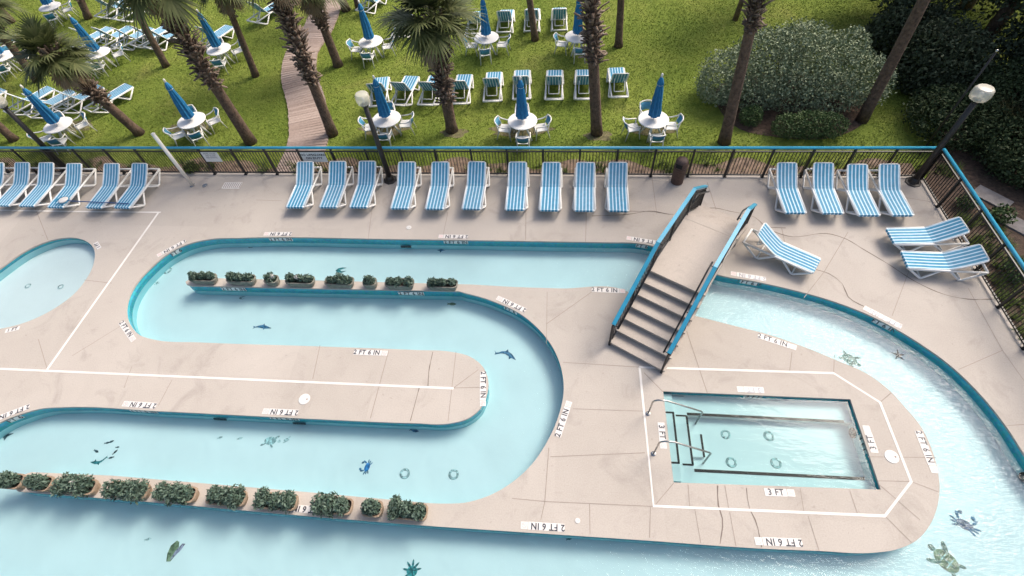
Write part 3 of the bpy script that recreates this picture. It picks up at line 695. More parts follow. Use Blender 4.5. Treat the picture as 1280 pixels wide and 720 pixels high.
b_ = G(241,232); t = thing('white_post', (b_.x, b_.y, 0), 0, 'bare white plastic post standing on the deck right of left loungers', 'post')
MB().tube([(0,0,0),(0,0,2.26)], .062, 12).build('shaft', MAT['pvc'], t, True); MB().lathe([(.05,2.26),(.066,2.265),(.066,2.29),(.03,2.31)], 12).build('cap', MAT['pvc'], t, True)
MB().lathe([(.10,0),(.10,.015),(.07,.03)], 14).build('ground_sleeve', MAT['steel'], t)
b_ = G(846,227); t = thing('trash_bin', (b_.x, b_.y, 0), R(-30), 'brown round trash bin with domed hood opening by the fence', 'trash bin')
MB().lathe([(.20,0),(.205,.03),(.205,.62),(.215,.63),(.215,.66)], 20).build('bin_body', MAT['bin'], t, True)
m_ = MB(); m_.lathe([(.20,.66),(.205,.70),(.205,.86),(.18,.93),(.12,.975),(.02,.99)], 20); m_.build('hood', MAT['bin'], t, True)
m_ = MB(); m_.box(-.1,.1,-.212,-.15,.72,.85); m_.box(-.115,.115,-.222,-.2,.85,.865); m_.build('hood_opening', MAT['dark'], t)

# ------------------------------------------------------------------ footbridge
ax = Vector((.508,.861,0)); pp = Vector((.861,-.508,0)); O = Vector((1.36,6.78,0))
t = thing('footbridge', O, 0, 'concrete footbridge with steps and blue railed sides over the lazy river', 'footbridge')
t.rotation_euler = (0, 0, math.atan2(ax.y, ax.x))       # local x along the bridge, local -y to its right
H_ = 1.05; rise = H_/7; tr1 = .34; tr2 = .245
prof = []
for i in range(7): prof += [(.03+tr1*i, rise*i), (.03+tr1*i, rise*(i+1))]
s_l = .03+tr1*6; s_f = 4.50
for i in range(7):
    prof += [(s_f+tr2*i, H_-rise*i), (s_f+tr2*i, H_-rise*(i+1))]
end = prof[-1][0]
# underside: an arched opening over the water
arch = [(1.10+1.45*(1-math.cos(math.pi*k/12)), .02+.74*math.sin(math.pi*k/12)) for k in range(13)]
prof2 = prof+[(end, .003)]+[(x+1.0, z) for x, z in arch[::-1]]
prof2 = [(x, max(z, .003)) for x, z in prof2]
def side_prism(pl, y0, y1, mi=0):
    """extrude an (x,z) outline from y0 to y1"""
    mm = MB(); mm.prism(pl, y0, y1); o = MB(); o.add([(x, y, z) for x, z, y in mm.v], [f[::-1] for f in mm.f], mi); return o
o = side_prism(prof2, -1.53, .03); o.build('bridge_body', MAT['bridge'], t)
for i in range(7): nb = MB(); nb.box(.03+tr1*i-.035, .03+tr1*i+.20, -1.57, .06, rise*(i+1)-.045, rise*(i+1)+.004); nb.build('stair_nosing', MAT['bridge'], t)
for i in range(7): nb = MB(); nb.box(s_f+tr2*i-.2, s_f+tr2*i+.03, -1.57, .06, H_-rise*i-.045, H_-rise*i+.004); nb.build('stair_nosing', MAT['bridge'], t)
for y in (.0, -1.50):
    r_ = thing('railing'); r_.parent = t
    del_keys = [k for k in r_.keys()]
    top = [(.02,y,1.00),(2.16,y,H_+1.0),(s_f-.02,y,H_+1.0),(end-.02,y,.98)]
    m_ = MB()
    for a, b2 in zip(top[:-1], top[1:]): m_.beam(a, b2, .10, .05)
    m_.build('top_rail', MAT['railblue'], r_)
    m_ = MB(); bot = [(.02,y,.10),(2.16,y,H_+.12),(s_f-.02,y,H_+.12),(end-.02,y,.10)]
    for a, b2 in zip(bot[:-1], bot[1:]): m_.beam(a, b2, .035, .04)
    up_ = [(x, y_, z-.12) for x, y_, z in top]
    for a, b2 in zip(up_[:-1], up_[1:]): m_.beam(a, b2, .03, .03)
    def zat(pts, x):
        for a, b2 in zip(pts[:-1], pts[1:]):
            if a[0] <= x <= b2[0]: return a[2]+(b2[2]-a[2])*(x-a[0])/(b2[0]-a[0])
        return pts[-1][2]
    for x in np.arange(.14, end-.1, .115): m_.box(x-.009, x+.009, y-.009, y+.009, zat(bot, x), zat(up_, x))
    m_.build('baluster', MAT['black'], r_)
    def ground(x): 
        if x < s_l: return max(0, rise*math.floor((x-.03)/tr1+1)) if x > .03 else 0
        if x < s_f: return H_
        return max(0, H_-rise*math.floor((x-s_f)/tr2+1))
    for x in (.0, 1.1, 2.16, 3.3, s_f-.03, end+.0):
        MB().box(x-.025, x+.025, y-.025, y+.025, ground(x) if 0 < x < end else 0, zat(top, min(max(x, .03), end-.03))-.02).build('post', MAT['black'], r_)
    yi = y-.13 if y == 0 else y+.13
    for hp, brk in (([(.05,yi,.86),(2.16,yi,H_+.86),(2.42,yi,H_+.86)], ((.1,.88), (1.1,.865+.5), (2.3,H_+.86))), ([(s_f-.4,yi,H_+.86),(s_f,yi,H_+.86),(end-.05,yi,.84)], ((s_f-.3,H_+.86), (end-.1,.88)))):
        m_ = MB(); m_.tube(hp, .022, 8)
        for x, z in brk: m_.tube([(x,yi,z-.01),(x,y,z-.03)], .012, 6)
        m_.build('handrail', MAT['black'], r_, True)

# tub handrails
def tubrail(p, label):
    t = thing('grab_rail', (p[0][0], p[0][1], 0), 0, label, 'handrail', 'steel grab rails at the tub steps')
    o = Vector((p[0][0], p[0][1], 0)); pts = [Vector(q)-o for q in p]
    MB().tube(pts, .021, 10).build('rail', MAT['steel'], t, True)
    m_ = MB(); m_.lathe([(.06,.002),(.06,.012),(.03,.025)], 14); m_.build('flange', MAT['steel'], t)
for y0, dz, lab in ((4.89, .0, 'upper curved steel grab rail by the tub steps'), (3.91, .05, 'lower curved steel grab rail by the tub steps')):
    x = 2.23+.05*(y0 < 4.5); h = .84+dz
    tubrail([(x,y0,0),(x,y0,h-.14),(x+.03,y0,h-.05),(x+.11,y0,h),(x+.3,y0,h-.015),(x+1.20,y0,.30),(x+1.24,y0,.24),(x+1.24,y0-.01,-.5)], lab)

# ------------------------------------------------------------------ depth markers
T26 = text_mesh('2 FT 6 IN', .19, MAT['ink'], sx=.92); T26F = text_mesh('2 FT 6 IN', .19, MAT['fadedink'], sx=.92); T3 = text_mesh('3 FT', .19, MAT['ink'], sx=.92); T3F = text_mesh('3 FT', .19, MAT['fadedink'], sx=.92); T1 = text_mesh('1 FT', .15, MAT['ink'])
W26 = text_mesh('2 FT 6 IN', .20, MAT['ink'], sx=.9); W3 = text_mesh('3 FT', .19, MAT['ink']); W1 = text_mesh('1 FT', .09, MAT['ink'])
def plaque_mesh(w, h, mat, gap=.006, th=.004):
    mm = MB(); n = max(1, round(w/h)); s = w/n
    for i in range(n): mm.box(-w/2+i*s+gap/2, -w/2+(i+1)*s-gap/2, -h/2, h/2, 0, th)
    return mm.mesh('marker_tile', mat)
PL26, PL26F, PL3, PL1 = plaque_mesh(.80, .16, MAT['plaque']), plaque_mesh(.80, .16, MAT['oldplaque']), plaque_mesh(.48, .16, MAT['plaque']), plaque_mesh(.40, .14, MAT['plaque'])
PLW, PLW3 = plaque_mesh(.80, .16, MAT['wallplaque']), plaque_mesh(.46, .16, MAT['wallplaque'])
sy = MB(); sy.box(-.075,.075,-.075,.075,0,.004,0); sy.line([(.05*math.cos(k*.45), .05*math.sin(k*.45)) for k in range(15)], .016, .006, 1); sy.line([(-.035,.035),(.035,-.035)], .014, .0065, 1); sy.line([(-.03,-.01),(.03,-.012)], .014, .006, 1)
SYM = sy.mesh('no_diving_symbol', [MAT['plaque'], MAT['red']])
def nearest_wall(loop, p):
    best = None; n = len(loop)
    for i in range(n):
        a, b_ = Vector(loop[i]), Vector(loop[(i+1) % n]); d = b_-a
        if d.length < 1e-6: continue
        u = max(0, min(1, (p-a).dot(d)/d.dot(d))); q = a+d*u; L = (p-q).length
        if best is None or L < best[0]: best = (L, q, d.normalized())
    return best
GM = 'painted depth markers round the pools'
def marker(px, loop, label, txt='26', faded=False, wall=False, wlabel=None):
    p = G(*px).to_2d(); L, q, d = nearest_wall(loop, p); up_ = (q-p).normalized() if L > .02 else Vector((-d.y, d.x))
    base = q-up_*.14; rz = math.atan2(up_.y, up_.x)-math.pi/2
    t = thing('depth_marker', (base.x, base.y, .002), rz, label, 'depth marker', GM)
    pm = {'26': PL26F if faded else PL26, '3': PL3, '1': PL1}[txt]; tm = {'26': T26F if faded else T26, '3': T3F if faded else T3, '1': T1}[txt]
    obj('marker_tile', pm, t); o = obj('lettering', tm, t); o.location = (-.03 if txt == '26' else 0, 0, .0065)
    if txt != '1': o = obj('no_diving_symbol', SYM, t); o.location = ({'26': .485, '3': .325}[txt], 0, .0)
    if txt == '26':
        o.location.x = .485
    if wall:
        wl = nearest_wall(loop, base)[1]; o2 = up_*.004
        # tiles on the wall below face the water
        w = thing('wall_depth_marker', (wl.x, wl.y, -.135), 0, wlabel, 'depth marker', 'depth marker tiles on the pool walls')
        rzf = math.atan2(up_.y, up_.x)+math.pi/2
        w.rotation_euler = (R(90), 0, rzf)
        oo = obj('marker_tile', PLW if txt == '26' else PLW3, w); oo.location = (0,0,-.02)
        oo = obj('lettering', {'26': W26, '3': W3, '1': W1}[txt], w); oo.location = (0,0,-.0125)
def WL(s): return '2 FT 6 IN wall tiles '+s
marker((218,309), OUT, '2 FT 6 IN marker on the curved deck edge right of the wading pool', wall=True, wlabel=WL('at the far left curve of the upper channel'))
marker((350,293), OUT, '2 FT 6 IN marker on the deck below the leftmost lounger of ten', wall=True, wlabel=WL('below the leftmost lounger of ten'))
marker((570,294), OUT, '2 FT 6 IN marker on the deck below the middle of the lounger row', wall=True, wlabel=WL('below the middle of the lounger row'))
marker((806,301), OUT, '2 FT 6 IN marker half hidden by the left bridge railing', wall=True, wlabel=WL('half hidden by the left bridge railing'))
marker((757,365), INN, '2 FT 6 IN marker left of the bridge steps'); marker((643,380), INN, '2 FT 6 IN marker on the curve right of the upper planter row', wall=True, wlabel=WL('right of the upper planter row'))
marker((605,482), OUT, '2 FT 6 IN marker on the rounded tip of the peninsula'); marker((706,528), INN, '2 FT 6 IN marker on the island edge facing the rounded peninsula tip')
marker((460,440), OUT, '2 FT 6 IN marker on the upper edge of the peninsula'); marker((177,508), OUT, '2 FT 6 IN marker on the lower peninsula edge at left', wall=True, wlabel=WL('under the left end of the peninsula edge'))
marker((354,516), OUT, '2 FT 6 IN marker on the lower peninsula edge beside the white skimmer lid', wall=True, wlabel=WL('below the skimmer lid on the peninsula')); marker((17,514), OUT, '2 FT 6 IN marker on the slanted deck edge at left photo border', wall=True, wlabel=WL('at the left photo border'))
marker((158,412), OUT, '2 FT 6 IN marker at the left bend of the upper channel'); marker((683,658), INN, '2 FT 6 IN marker at bottom deck edge right of the lower planters'); marker((978,677), INN, '2 FT 6 IN marker on the bottom deck edge below the tub')
marker((1160,560), INN, '2 FT 6 IN marker on the island edge right of the tub'); marker((966,431), INN, '2 FT 6 IN marker on the island edge above the tub')
marker((1106,400), OUT, 'faded 2 FT 6 IN marker on the outer deck by the far right curve', faded=True, wall=True, wlabel=WL('of the far right outer curve'))
marker((939,347), OUT, 'faded 2 FT 6 IN marker beside the bridge below the diagonal lounger', faded=True, wall=True, wlabel=WL('beside the bridge below the diagonal lounger'))
marker((970,617), TUB, '3 FT marker on the near edge of the tub', '3'); marker((942,486), TUB, 'faded 3 FT marker on the far edge of the tub', '3', True, True, 'small 3 FT tile strip on the far tub wall')
marker((1088,553), TUB, '3 FT marker on the right edge of the tub', '3', False, True, 'small 3 FT tile strip on the right tub wall'); marker((826,540), TUB, '3 FT marker between the grab rails left of the tub', '3')
marker((16,411), KID, '1 FT marker on the near edge of the wading pool', '1'); marker((120,308), KID, '1 FT marker at the right end of the wading pool', '1')
marker((385,631), INN, '2 FT 6 IN marker half hidden between lower planters')
for px, lab in (((288,361), 'below the left end of the upper planters'), ((512,367), 'below the right end of the upper planters')):
    p = nearest_wall(INN, G(*px).to_2d())[1]; w = thing('wall_depth_marker', (p.x, 8.345 if px[0] < 400 else 8.365, -.135), 0, WL(lab), 'depth marker', 'depth marker tiles on the pool walls'); w.rotation_euler = (R(90),0,0)
    obj('marker_tile', PLW, w).location = (0,0,-.004+.01); obj('lettering', W26, w).location = (0,0,.0125)
# deck fittings
def lid(px, r, label, col='lidwhite'):
    p = G(*px); t = thing('deck_cover', (p.x, p.y, .0), 0, label, 'deck cover', 'round lids set in the deck')
    MB().lathe([(r,.001),(r,.008),(r*.93,.012),(.01,.013)], 20).build('lid', MAT[col], t)
    MB().lathe([(r*.16,.013),(r*.16,.0165),(.005,.0165)], 8).build('finger_hole', MAT['joint'], t).location = (r*.5,0,0)
lid((380.5,499), .15, 'white skimmer lid on the peninsula'); lid((511,284.5), .085, 'small white lid on the deck below the lounger row'); lid((1114.5,571), .15, 'white skimmer lid right of the tub')
lid((722,651), .055, 'tiny white lid on the bottom deck'); lid((256,232), .10, 'steel floor lid beside the white post', 'steel')
gp = G(290,232); m_ = MB(); m_.box(-.34,.34,-.16,.16,.001,.006)
t = thing('floor_grate', (gp.x, gp.y, 0), 0, 'pale rectangular drain grate on the deck beneath the small notice', 'grate'); m_.build('grate_frame', MAT['oldplaque'], t)
m_ = MB(); [m_.box(-.30+.075*k, -.30+.075*k+.03, -.13, .13, .0062, .0085) for k in range(9)]; m_.build('grate_slot', MAT['joint'], t)

# ------------------------------------------------------------------ mosaics on the pool floor
def ell(rx, ry, n=20, cx=0, cy=0, rot=0):
    c, s = math.cos(rot), math.sin(rot)
    return [(cx+c*rx*math.cos(2*math.pi*k/n)-s*ry*math.sin(2*math.pi*k/n), cy+s*rx*math.cos(2*math.pi*k/n)+c*ry*math.sin(2*math.pi*k/n)) for k in range(n)]
DOL = [(-.50,.04),(-.36,.0),(-.22,.07),(-.08,.115),(-.02,.13),(.03,.21),(.07,.115),(.2,.085),(.32,.04),(.38,.015),(.47,-.01),(.46,-.035),(.36,-.045),(.24,-.055),(.15,-.065),(.10,-.14),(.07,-.065),(-.1,-.045),(-.25,-.03),(-.36,-.05),(-.46,-.13),(-.43,-.04)]
LEAP = [(-.50,.16),(-.42,.07),(-.34,.08),(-.2,.15),(-.05,.175),(.02,.26),(.06,.16),(.2,.08),(.31,-.04),(.40,-.17),(.33,-.15),(.26,-.12),(.20,-.10),(.12,-.17),(.10,-.04),(-.05,.05),(-.2,.06),(-.34,.02),(-.47,-.03),(-.44,.05)]
FISH = [(-.30,.10),(-.20,.03),(-.05,.10),(.12,.09),(.28,.0),(.12,-.09),(-.05,-.10),(-.20,-.03),(-.30,-.10),(-.26,0)]
BIRD = [(-.22,.0),(-.05,.06),(.0,.16),(.06,.06),(.24,.02),(.06,-.04),(.0,-.16),(-.05,-.04)]
CRES = [(-.24,-.06),(-.16,.06),(0,.11),(.20,.10),(.05,.04),(-.06,-.02),(.02,-.09),(.22,-.06),(.05,-.16),(-.12,-.14)]
GF = 'sea creature mosaics on the pool floor'
def mos(name, px, parts, label, cat, heading=0, sc=1.0, z=None, group=GF):
    z = FZ+.005 if z is None else z; p = G(px[0], px[1], z)
    t = thing(name, (p.x, p.y, z), R(heading), label, cat, group); t.scale = (sc, sc, 1)
    for i, (pn, outlines, mat) in enumerate(parts):
        mm = MB()
        for ol in outlines: mm.prism(ol, .0005, .003+.002*i)
        mm.build(pn, MAT['mos_'+mat], t)
mos('dolphin_mosaic', (328,409), [('body', [DOL], 'blue')], 'blue dolphin mosaic in the channel below the upper planters', 'mosaic', -2, .62)
mos('dolphin_mosaic', (633,444), [('body', [LEAP], 'blue')], 'leaping blue dolphin mosaic at the right bend by the peninsula tip', 'mosaic', -4, .72)
mos('fish_mosaic', (551,313), [('body', [BIRD], 'blue')], 'small blue fish mosaic in the upper channel', 'mosaic', 0, .62)
mos('ray_mosaic', (427,337), [('body', [CRES], 'teal')], 'teal ray mosaic showing just behind the upper planters', 'mosaic', 0, .8)
mos('fish_mosaic', (565,380), [('body', [FISH], 'olive')], 'small olive fish mosaic below the right end of the upper planters', 'mosaic', 0, .5)
mos('fish_mosaic', (518,538), [('body', [FISH], 'blue')], 'small blue fish mosaic under the lower peninsula edge', 'mosaic', -10, .45)
mos('fish_mosaic', (7,545), [('body', [BIRD], 'dark')], 'dark fish mosaic by the left photo edge', 'mosaic', 20, .85)
mos('turtle_mosaic', (338,551), [('shell', [ell(.2,.13)], 'pale'), ('flipper', [ell(.1,.035,10,.18,.12,.6), ell(.1,.035,10,-.2,-.12,.6), ell(.06,.05,8,.3,.0), ell(.08,.03,8,.1,-.17,-.8)], 'grey')], 'pale grey turtle mosaic in the middle of the lower channel', 'mosaic', 0, .8)
mos('turtle_mosaic', (358,550), [('shell', [ell(.08,.05)], 'grey'), ('flipper', [ell(.05,.02,8,.08,.05,.7), ell(.04,.02,8,-.06,-.05)], 'grey')], 'baby turtle mosaic right of the pale grey turtle', 'mosaic', 20, .9)
mos('dolphin_mosaic', (123,576), [('body', [LEAP], 'teal')], 'teal dolphin mosaic, largest of the circling dolphins near left', 'mosaic', 215, .48)
for k, (px, py, h, s) in enumerate(((120.5,564,-20,.30), (134,553.5,15,.26), (139,552,25,.28), (147,559,10,.2), (144,565,60,.28), (139,572,200,.26))):
    mos('fish_mosaic', (px, py), [('body', [FISH], 'dark')], ('dark small fish mosaic left of the circle of dolphins', 'first dark fish mosaic at the top of the circle', 'second dark fish mosaic at the top of the circle', 'tiny fish mosaic at the right of the circle', 'dark fish mosaic low on the right of the circle', 'dark fish mosaic at the bottom of the circle near teal dolphin')[k], 'mosaic', h, s)
def crab(bc, lc): return [('shell', [ell(.2,.12)], bc), ('leg', [ell(.10,.025,8,sx*(.18+.04*k),-.11+.07*k,sx*(-.5+.35*k)) for sx in (-1,1) for k in range(3)]+[ell(.10,.035,8,sx*.2,.17,sx*1.1) for sx in (-1,1)]+[ell(.07,.05,8,sx*.15,.27,sx*2.2) for sx in (-1,1)], lc)]
mos('crab_mosaic', (459,584), crab('bright','blue'), 'bright blue crab mosaic above the lower planters', 'mosaic', 80, .55)
mos('crab_mosaic', (1206,656), crab('navy','blue'), 'navy crab mosaic in the lower right channel', 'mosaic', -30, .85)
mos('starfish_mosaic', (1123,444), [('body', [[(r*math.cos(a), r*math.sin(a)) for k in range(10) for r, a in [((.24 if k % 2 == 0 else .07), k*math.pi/5)]]], 'dark')], 'dark starfish mosaic at the right outer bend', 'mosaic', 10, .8)
mos('starfish_mosaic', (196,354), [('body', [[(r*math.cos(a), r*math.sin(a)) for k in range(10) for r, a in [((.2 if k % 2 == 0 else .07), k*math.pi/5)]]], 'pale')], 'faint pale starfish mosaic at the upper left bend', 'mosaic', 10, .5)
TUR = lambda a, b2: [('shell', [ell(.26,.2)], a), ('flipper', [ell(.15,.05,10,.16,.22,.7), ell(.15,.05,10,.16,-.22,-.7), ell(.09,.04,8,-.25,.15,-.5), ell(.09,.04,8,-.25,-.15,.5), ell(.08,.06,10,.33,0)], b2), ('shell_ridge', [ell(.2,.012,8), ell(.012,.15,8,-.08), ell(.012,.15,8,.08)], 'pale')]
mos('turtle_mosaic', (1062,449), TUR('green','green'), 'green sea turtle mosaic above the tub in the right channel', 'mosaic', -40, .72)
mos('turtle_mosaic', (1183,701), TUR('olive','green'), 'large olive turtle mosaic at the bottom right', 'mosaic', 130, .95)
mos('shell_mosaic', (217,688), [('shell', [[(-.05,-.28),(.06,-.26),(.12,-.1),(.10,.1),(.04,.22),(-.04,.24),(-.14,.1),(-.13,-.1)]], 'olive'), ('lip', [[(.03,-.24),(.10,-.14),(.20,.04),(.24,.2),(.16,.2),(.06,.0)]], 'mauve')], 'olive and mauve seashell mosaic at the bottom left', 'mosaic', -5, .85)
mos('octopus_mosaic', (515,714), [('head', [ell(.15,.13)], 'seagreen'), ('arm', [ell(.14,.03,8,.13*math.cos(a),.16*math.sin(a),a) for a in (.3,.9,1.6,2.3,3.0,3.8,5.3)], 'teal')], 'sea green octopus mosaic at the bottom edge', 'mosaic', 0, .8)
for px, py, lab in ((185,674,'tiny grey fish mosaic left of the seashell'), (712,673,'tiny teal fish mosaic below the bottom deck edge'), (275,547,'faint fish mosaic under the peninsula'), (300,548,'faint second fish mosaic under the peninsula')):
    mos('fish_mosaic', (px, py), [('body', [FISH], 'grey' if px < 700 else 'teal')], lab, 'mosaic', 20, .28)
mos('fish_mosaic', (303,372), [('body', [CRES], 'grey')], 'grey curved fish mosaic under the left upper planters', 'mosaic', 0, .45)
def drain(px, z, r, label, dark='grey'):
    p = G(px[0], px[1], z); t = thing('floor_drain', (p.x, p.y, z), 0, label, 'drain', 'round drains in the pool floors')
    MB().lathe([(r*.55,.001),(r*.6,.012),(r*.95,.012),(r,.001)], 20).build('ring', MAT['mos_'+dark], t, True); MB().lathe([(r*.55,.001),(r*.5,.007),(.01,.007)], 16).build('cover', MAT['plaster'], t)
for px, z, r, lab in (((506,592),FZ,.13,'drain ring right of the bright blue crab'), ((567,593),FZ,.13,'drain ring at the right end of the lower channel'), ((209,338),FZ,.15,'drain ring at the upper left bend'), ((314,307),FZ,.11,'drain ring near the far wall of the upper channel'),
        ((907,543),-.48,.12,'upper left drain ring in the tub'), ((961,545),-.48,.13,'upper right drain ring in the tub'), ((914,578),-.48,.13,'lower left drain ring in the tub'), ((970,579),-.48,.13,'lower right drain ring in the tub'),
        ((35,357.5),-.36,.10,'left drain ring in the wading pool'), ((76,358.5),-.36,.10,'right drain ring in the wading pool')): drain(px, z+.001, r, lab, 'grey' if px[0] < 800 else 'pale')
def wlight(loop, px, z, label):
    L, q, d = nearest_wall(loop, G(px[0], px[1], z).to_2d()); nn = (G(px[0], px[1], z).to_2d()-q).normalized(); ang = math.atan2(nn.y, nn.x)
    t = thing('pool_light', (q.x, q.y, z), 0, label, 'pool light', 'round lights in the pool walls'); t.rotation_euler = (R(90), 0, ang+math.pi/2)
    MB().lathe([(.12,-.02),(.12,.015),(.09,.03),(.08,.03)], 20).build('bezel', MAT['dark'], t, True); MB().lathe([(.08,.0),(.075,.035),(.01,.04)], 16).build('lens', MAT['mos_dark'], t, True)
wlight(OUT, (1264,602), -.37, 'dark round pool light in the right outer wall'); wlight(TUB, (1063,541), -.36, 'dark round pool light in the right tub wall')
for px, lab in (((508,306.5),'dark wall inlet below the lounger row'), ((375,527),'dark wall inlet left under the peninsula edge'), ((275,524.5),'dark wall inlet further left under the peninsula')):
    L, q, d = nearest_wall(OUT, G(px[0], px[1], -.36).to_2d()); t = thing('wall_inlet', (q.x, q.y-.012, -.36), math.atan2(d.y, d.x), lab, 'inlet', 'slot inlets in the pool walls')
    MB().box(-.17,.17,-.012,.012,-.035,.035).build('inlet_frame', MAT['mos_dark'], t); m_ = MB(); [m_.box(-.15+.06*k, -.12+.06*k, -.016, .016, -.02, .02) for k in range(5)]; m_.build('inlet_slot', MAT['dark'], t)

# ------------------------------------------------------------------ planters on the divider walls
def planter(loc, L, D, H, mat, label, dense, bend=0, lumps=3, fh=.22, group=None, wd=.44):
    t = thing('flower_planter', loc, bend, label, 'planter', group); m_ = MB()
    def rr(l, d, z): 
        r = min(.1, d*.35); return [(sx*(l/2-r)+r*math.cos(a), sy_*(d/2-r)+r*math.sin(a), z) for sx, sy_, a0 in ((1,1,0),(-1,1,90),(-1,-1,180),(1,-1,270)) for a in (R(a0), R(a0+30), R(a0+60), R(a0+90))]
    rings = [rr(L*.86, D*.80, .004), rr(L*.97, D*.95, H*.75), rr(L, D, H*.8), rr(L, D, H), rr(L-.06, D-.06, H), rr(L-.07, D-.07, H*.7)]; n = 16
    vs = [p for r_ in rings for p in r_]; fs = [(i*n+k, i*n+(k+1) % n, (i+1)*n+(k+1) % n, (i+1)*n+k) for i in range(len(rings)-1) for k in range(n)]
    m_.add(vs, fs); m_.build('trough', mat, t, False)
    m2 = MB(); m2.add(rings[-1], [tuple(range(n))]); m2.build('soil', MAT['soil'], t)
    lum = [(x+random.uniform(-.03,.03), random.uniform(-.03,.03), H+fh*.35, L/lumps*.55*random.uniform(.8,1.1), D*wd*random.uniform(.75,1.25), fh*random.uniform(.55,1.25)) for x in np.linspace(-L*.30, L*.30, lumps)] if lumps > 1 else [(0,0,H+fh*.4,L*.46,D*.48,fh)]
    if 'flower' in label:
        obj('flower', leaf_cloud('flower', lump_points([(random.uniform(-.08,.1), 0, H+fh*.75, .075, .07, .07)], 60, .3), .06, MAT['lidwhite'], .6, .8), t)
    obj('foliage', leaf_cloud('foliage', lump_points(lum, dense, .35), .085, MAT['ivy'], .6, .42), t)
GU, GW = 'stone planters on the upper divider wall', 'planters on the lower divider wall'
ul = ['leftmost stone planter on the upper divider wall', 'second long stone planter from the left on the upper divider wall', 'small square planter left of the white-flowered planter on the upper wall', 'long stone planter with a pale flower gap, fourth on the upper wall',
      'fullest long stone planter with unbroken foliage on the upper wall', 'small square planter in the right half of the upper wall', 'second planter from the right on the upper divider wall', 'rightmost stone planter on the upper divider wall beside the deck']
for (px, w), lab in zip(((256,40),(304,42),(342,20),(378,42),(427,42),(465,19),(502,41),(555,43)), ul):
    c = G(px, 356); L = w/42.*.90; small = w < 25
    planter((c.x, 8.51, 0), L, .31, .23, MAT['stone'], lab, 380 if small else 900, 0, 1 if small else 3, .17, GU)
ll = ['planter at the left photo edge on the lower divider wall', 'small bushy planter second from the left edge on the lower wall', 'planter with a white flower third from left on the lower wall', 'planter fourth from left on the lower wall, above the seashell', 'planter fifth from left on the lower divider wall',
      'planter sixth from left on the lower divider wall', 'planter just left of the half hidden 6 marker', 'planter just right of the half hidden 6 marker', 'second planter from the right on the lower wall', 'rightmost planter on the lower wall beside the deck']
for (x0, x1), lab in zip(((0,38),(42,73),(74,129),(136,194),(195,253),(259,314),(319,378),(391,446),(453,481),(482,539)), ll):
    px = (x0+x1)/2; yb = 603+(px)*.0862+4; c = G(px, yb); c1, c0 = G(x1, yb), G(x0, yb); L = (c1-c0).length*.88
    planter((c.x, 2.30-.05*(c.x+13)/10, 0), L, .36, .24, MAT['tanstone'], lab, int(1150*L/1.0)+300, R(-.5), 3 if L > .8 else 1, .26, GW, .66)

# ------------------------------------------------------------------ palms
def frond_arrays(az, el, Lp, Rb, droop, n=26):
    """one fan leaf: petiole then a folded fan of narrow drooping leaflets"""
    d = np.array([math.cos(az)*math.cos(el), math.sin(az)*math.cos(el), math.sin(el)]); s = np.array([-math.sin(az), math.cos(az), 0]); u = np.cross(s, d)*-1; u = np.cross(d, s)
    V, F = [], []
    k = 5; prev = None; pts = []
    for i in range(k+1):
        t_ = i/k; p = d*Lp*t_; p = p+np.array([0,0,-droop*.35*(t_*Lp)**2]); pts.append(p)
    tip = pts[-1]; dd = pts[-1]-pts[-2]; dd /= np.linalg.norm(dd); uu = np.cross(dd, s); 
    for i in range(k):
        a, b_ = pts[i], pts[i+1]; o = len(V); w = .022*(1-.4*i/k)
        V += [a-s*w, a+s*w, b_+s*w*.9, b_-s*w*.9]; F.append((o,o+1,o+2,o+3))
    for j_ in range(n):
        th = (j_/(n-1)*2-1)*2.0; L = Rb*(1-.22*abs(th)/2.0)*random.uniform(.9,1.05)
        base = tip+dd*(.18*Rb*math.cos(th))
        dirv = dd*math.cos(th)+s*math.sin(th); fold = .28*abs(math.sin(th)); dirv = dirv+uu*fold; dirv /= np.linalg.norm(dirv)
        side = np.cross(dirv, uu); side /= np.linalg.norm(side)
        w0 = .02; segs = 4; o = len(V); dr = droop*random.uniform(.5,1.2)
        for i in range(segs+1):
            t_ = i/segs; p = base+dirv*L*t_+np.array([0,0,-dr*(L*t_)**2*.8]); w = w0*(1+.9*math.sin(min(1, t_*1.6)*math.pi/2))*(1 if t_ < .5 else (1-t_)*2*.9+.04)
            V += [p-side*w, p+side*w]
        F += [(o+2*i, o+2*i+1, o+2*i+3, o+2*i+2) for i in range(segs)]
    return V, F
def crown_mesh(nf, Rb, seed, lo=-.5):
    random.seed(seed); V, F = [], []
    for i in range(nf):
        t_ = i/nf; el = 1.35+(lo-1.35)*t_**.8+random.uniform(-.12,.12); az = i*2.399+random.uniform(-.2,.2)
        v, f = frond_arrays(az, el, random.uniform(.55,.85)*Rb, Rb*random.uniform(.7,.95), .35+.45*t_)
        o = len(V); V += v; F += [tuple(q+o for q in x) for x in f]
    nl = len(F)
    for i in range(4):
        v, f = frond_arrays(random.uniform(0, 6.28), random.uniform(-1.15,-.75), .6*Rb, Rb*.6, .9)
        o = len(V); V += v; F += [tuple(q+o for q in x) for x in f]
    mi = np.zeros(len(F), int); mi[nl:] = 1
    return np_mesh('crown', np.array(V), np.array(F), [MAT['palmleaf'], MAT['deadleaf']], mi)
CROWNS = [crown_mesh(36, 1.0, 3, -.4), crown_mesh(32, 1.05, 5, -.5), crown_mesh(36, .98, 9, -.12)]
random.seed(21)
def proj_err(P_, q):
    c = ROT.T @ (np.array(P_)-np.array([0,0,CAM_H])); return math.hypot(640+FPX*c[0]/-c[2]-q[0], 360-FPX*c[1]/-c[2]-q[1])
GP = 'sabal palms on the lawn'
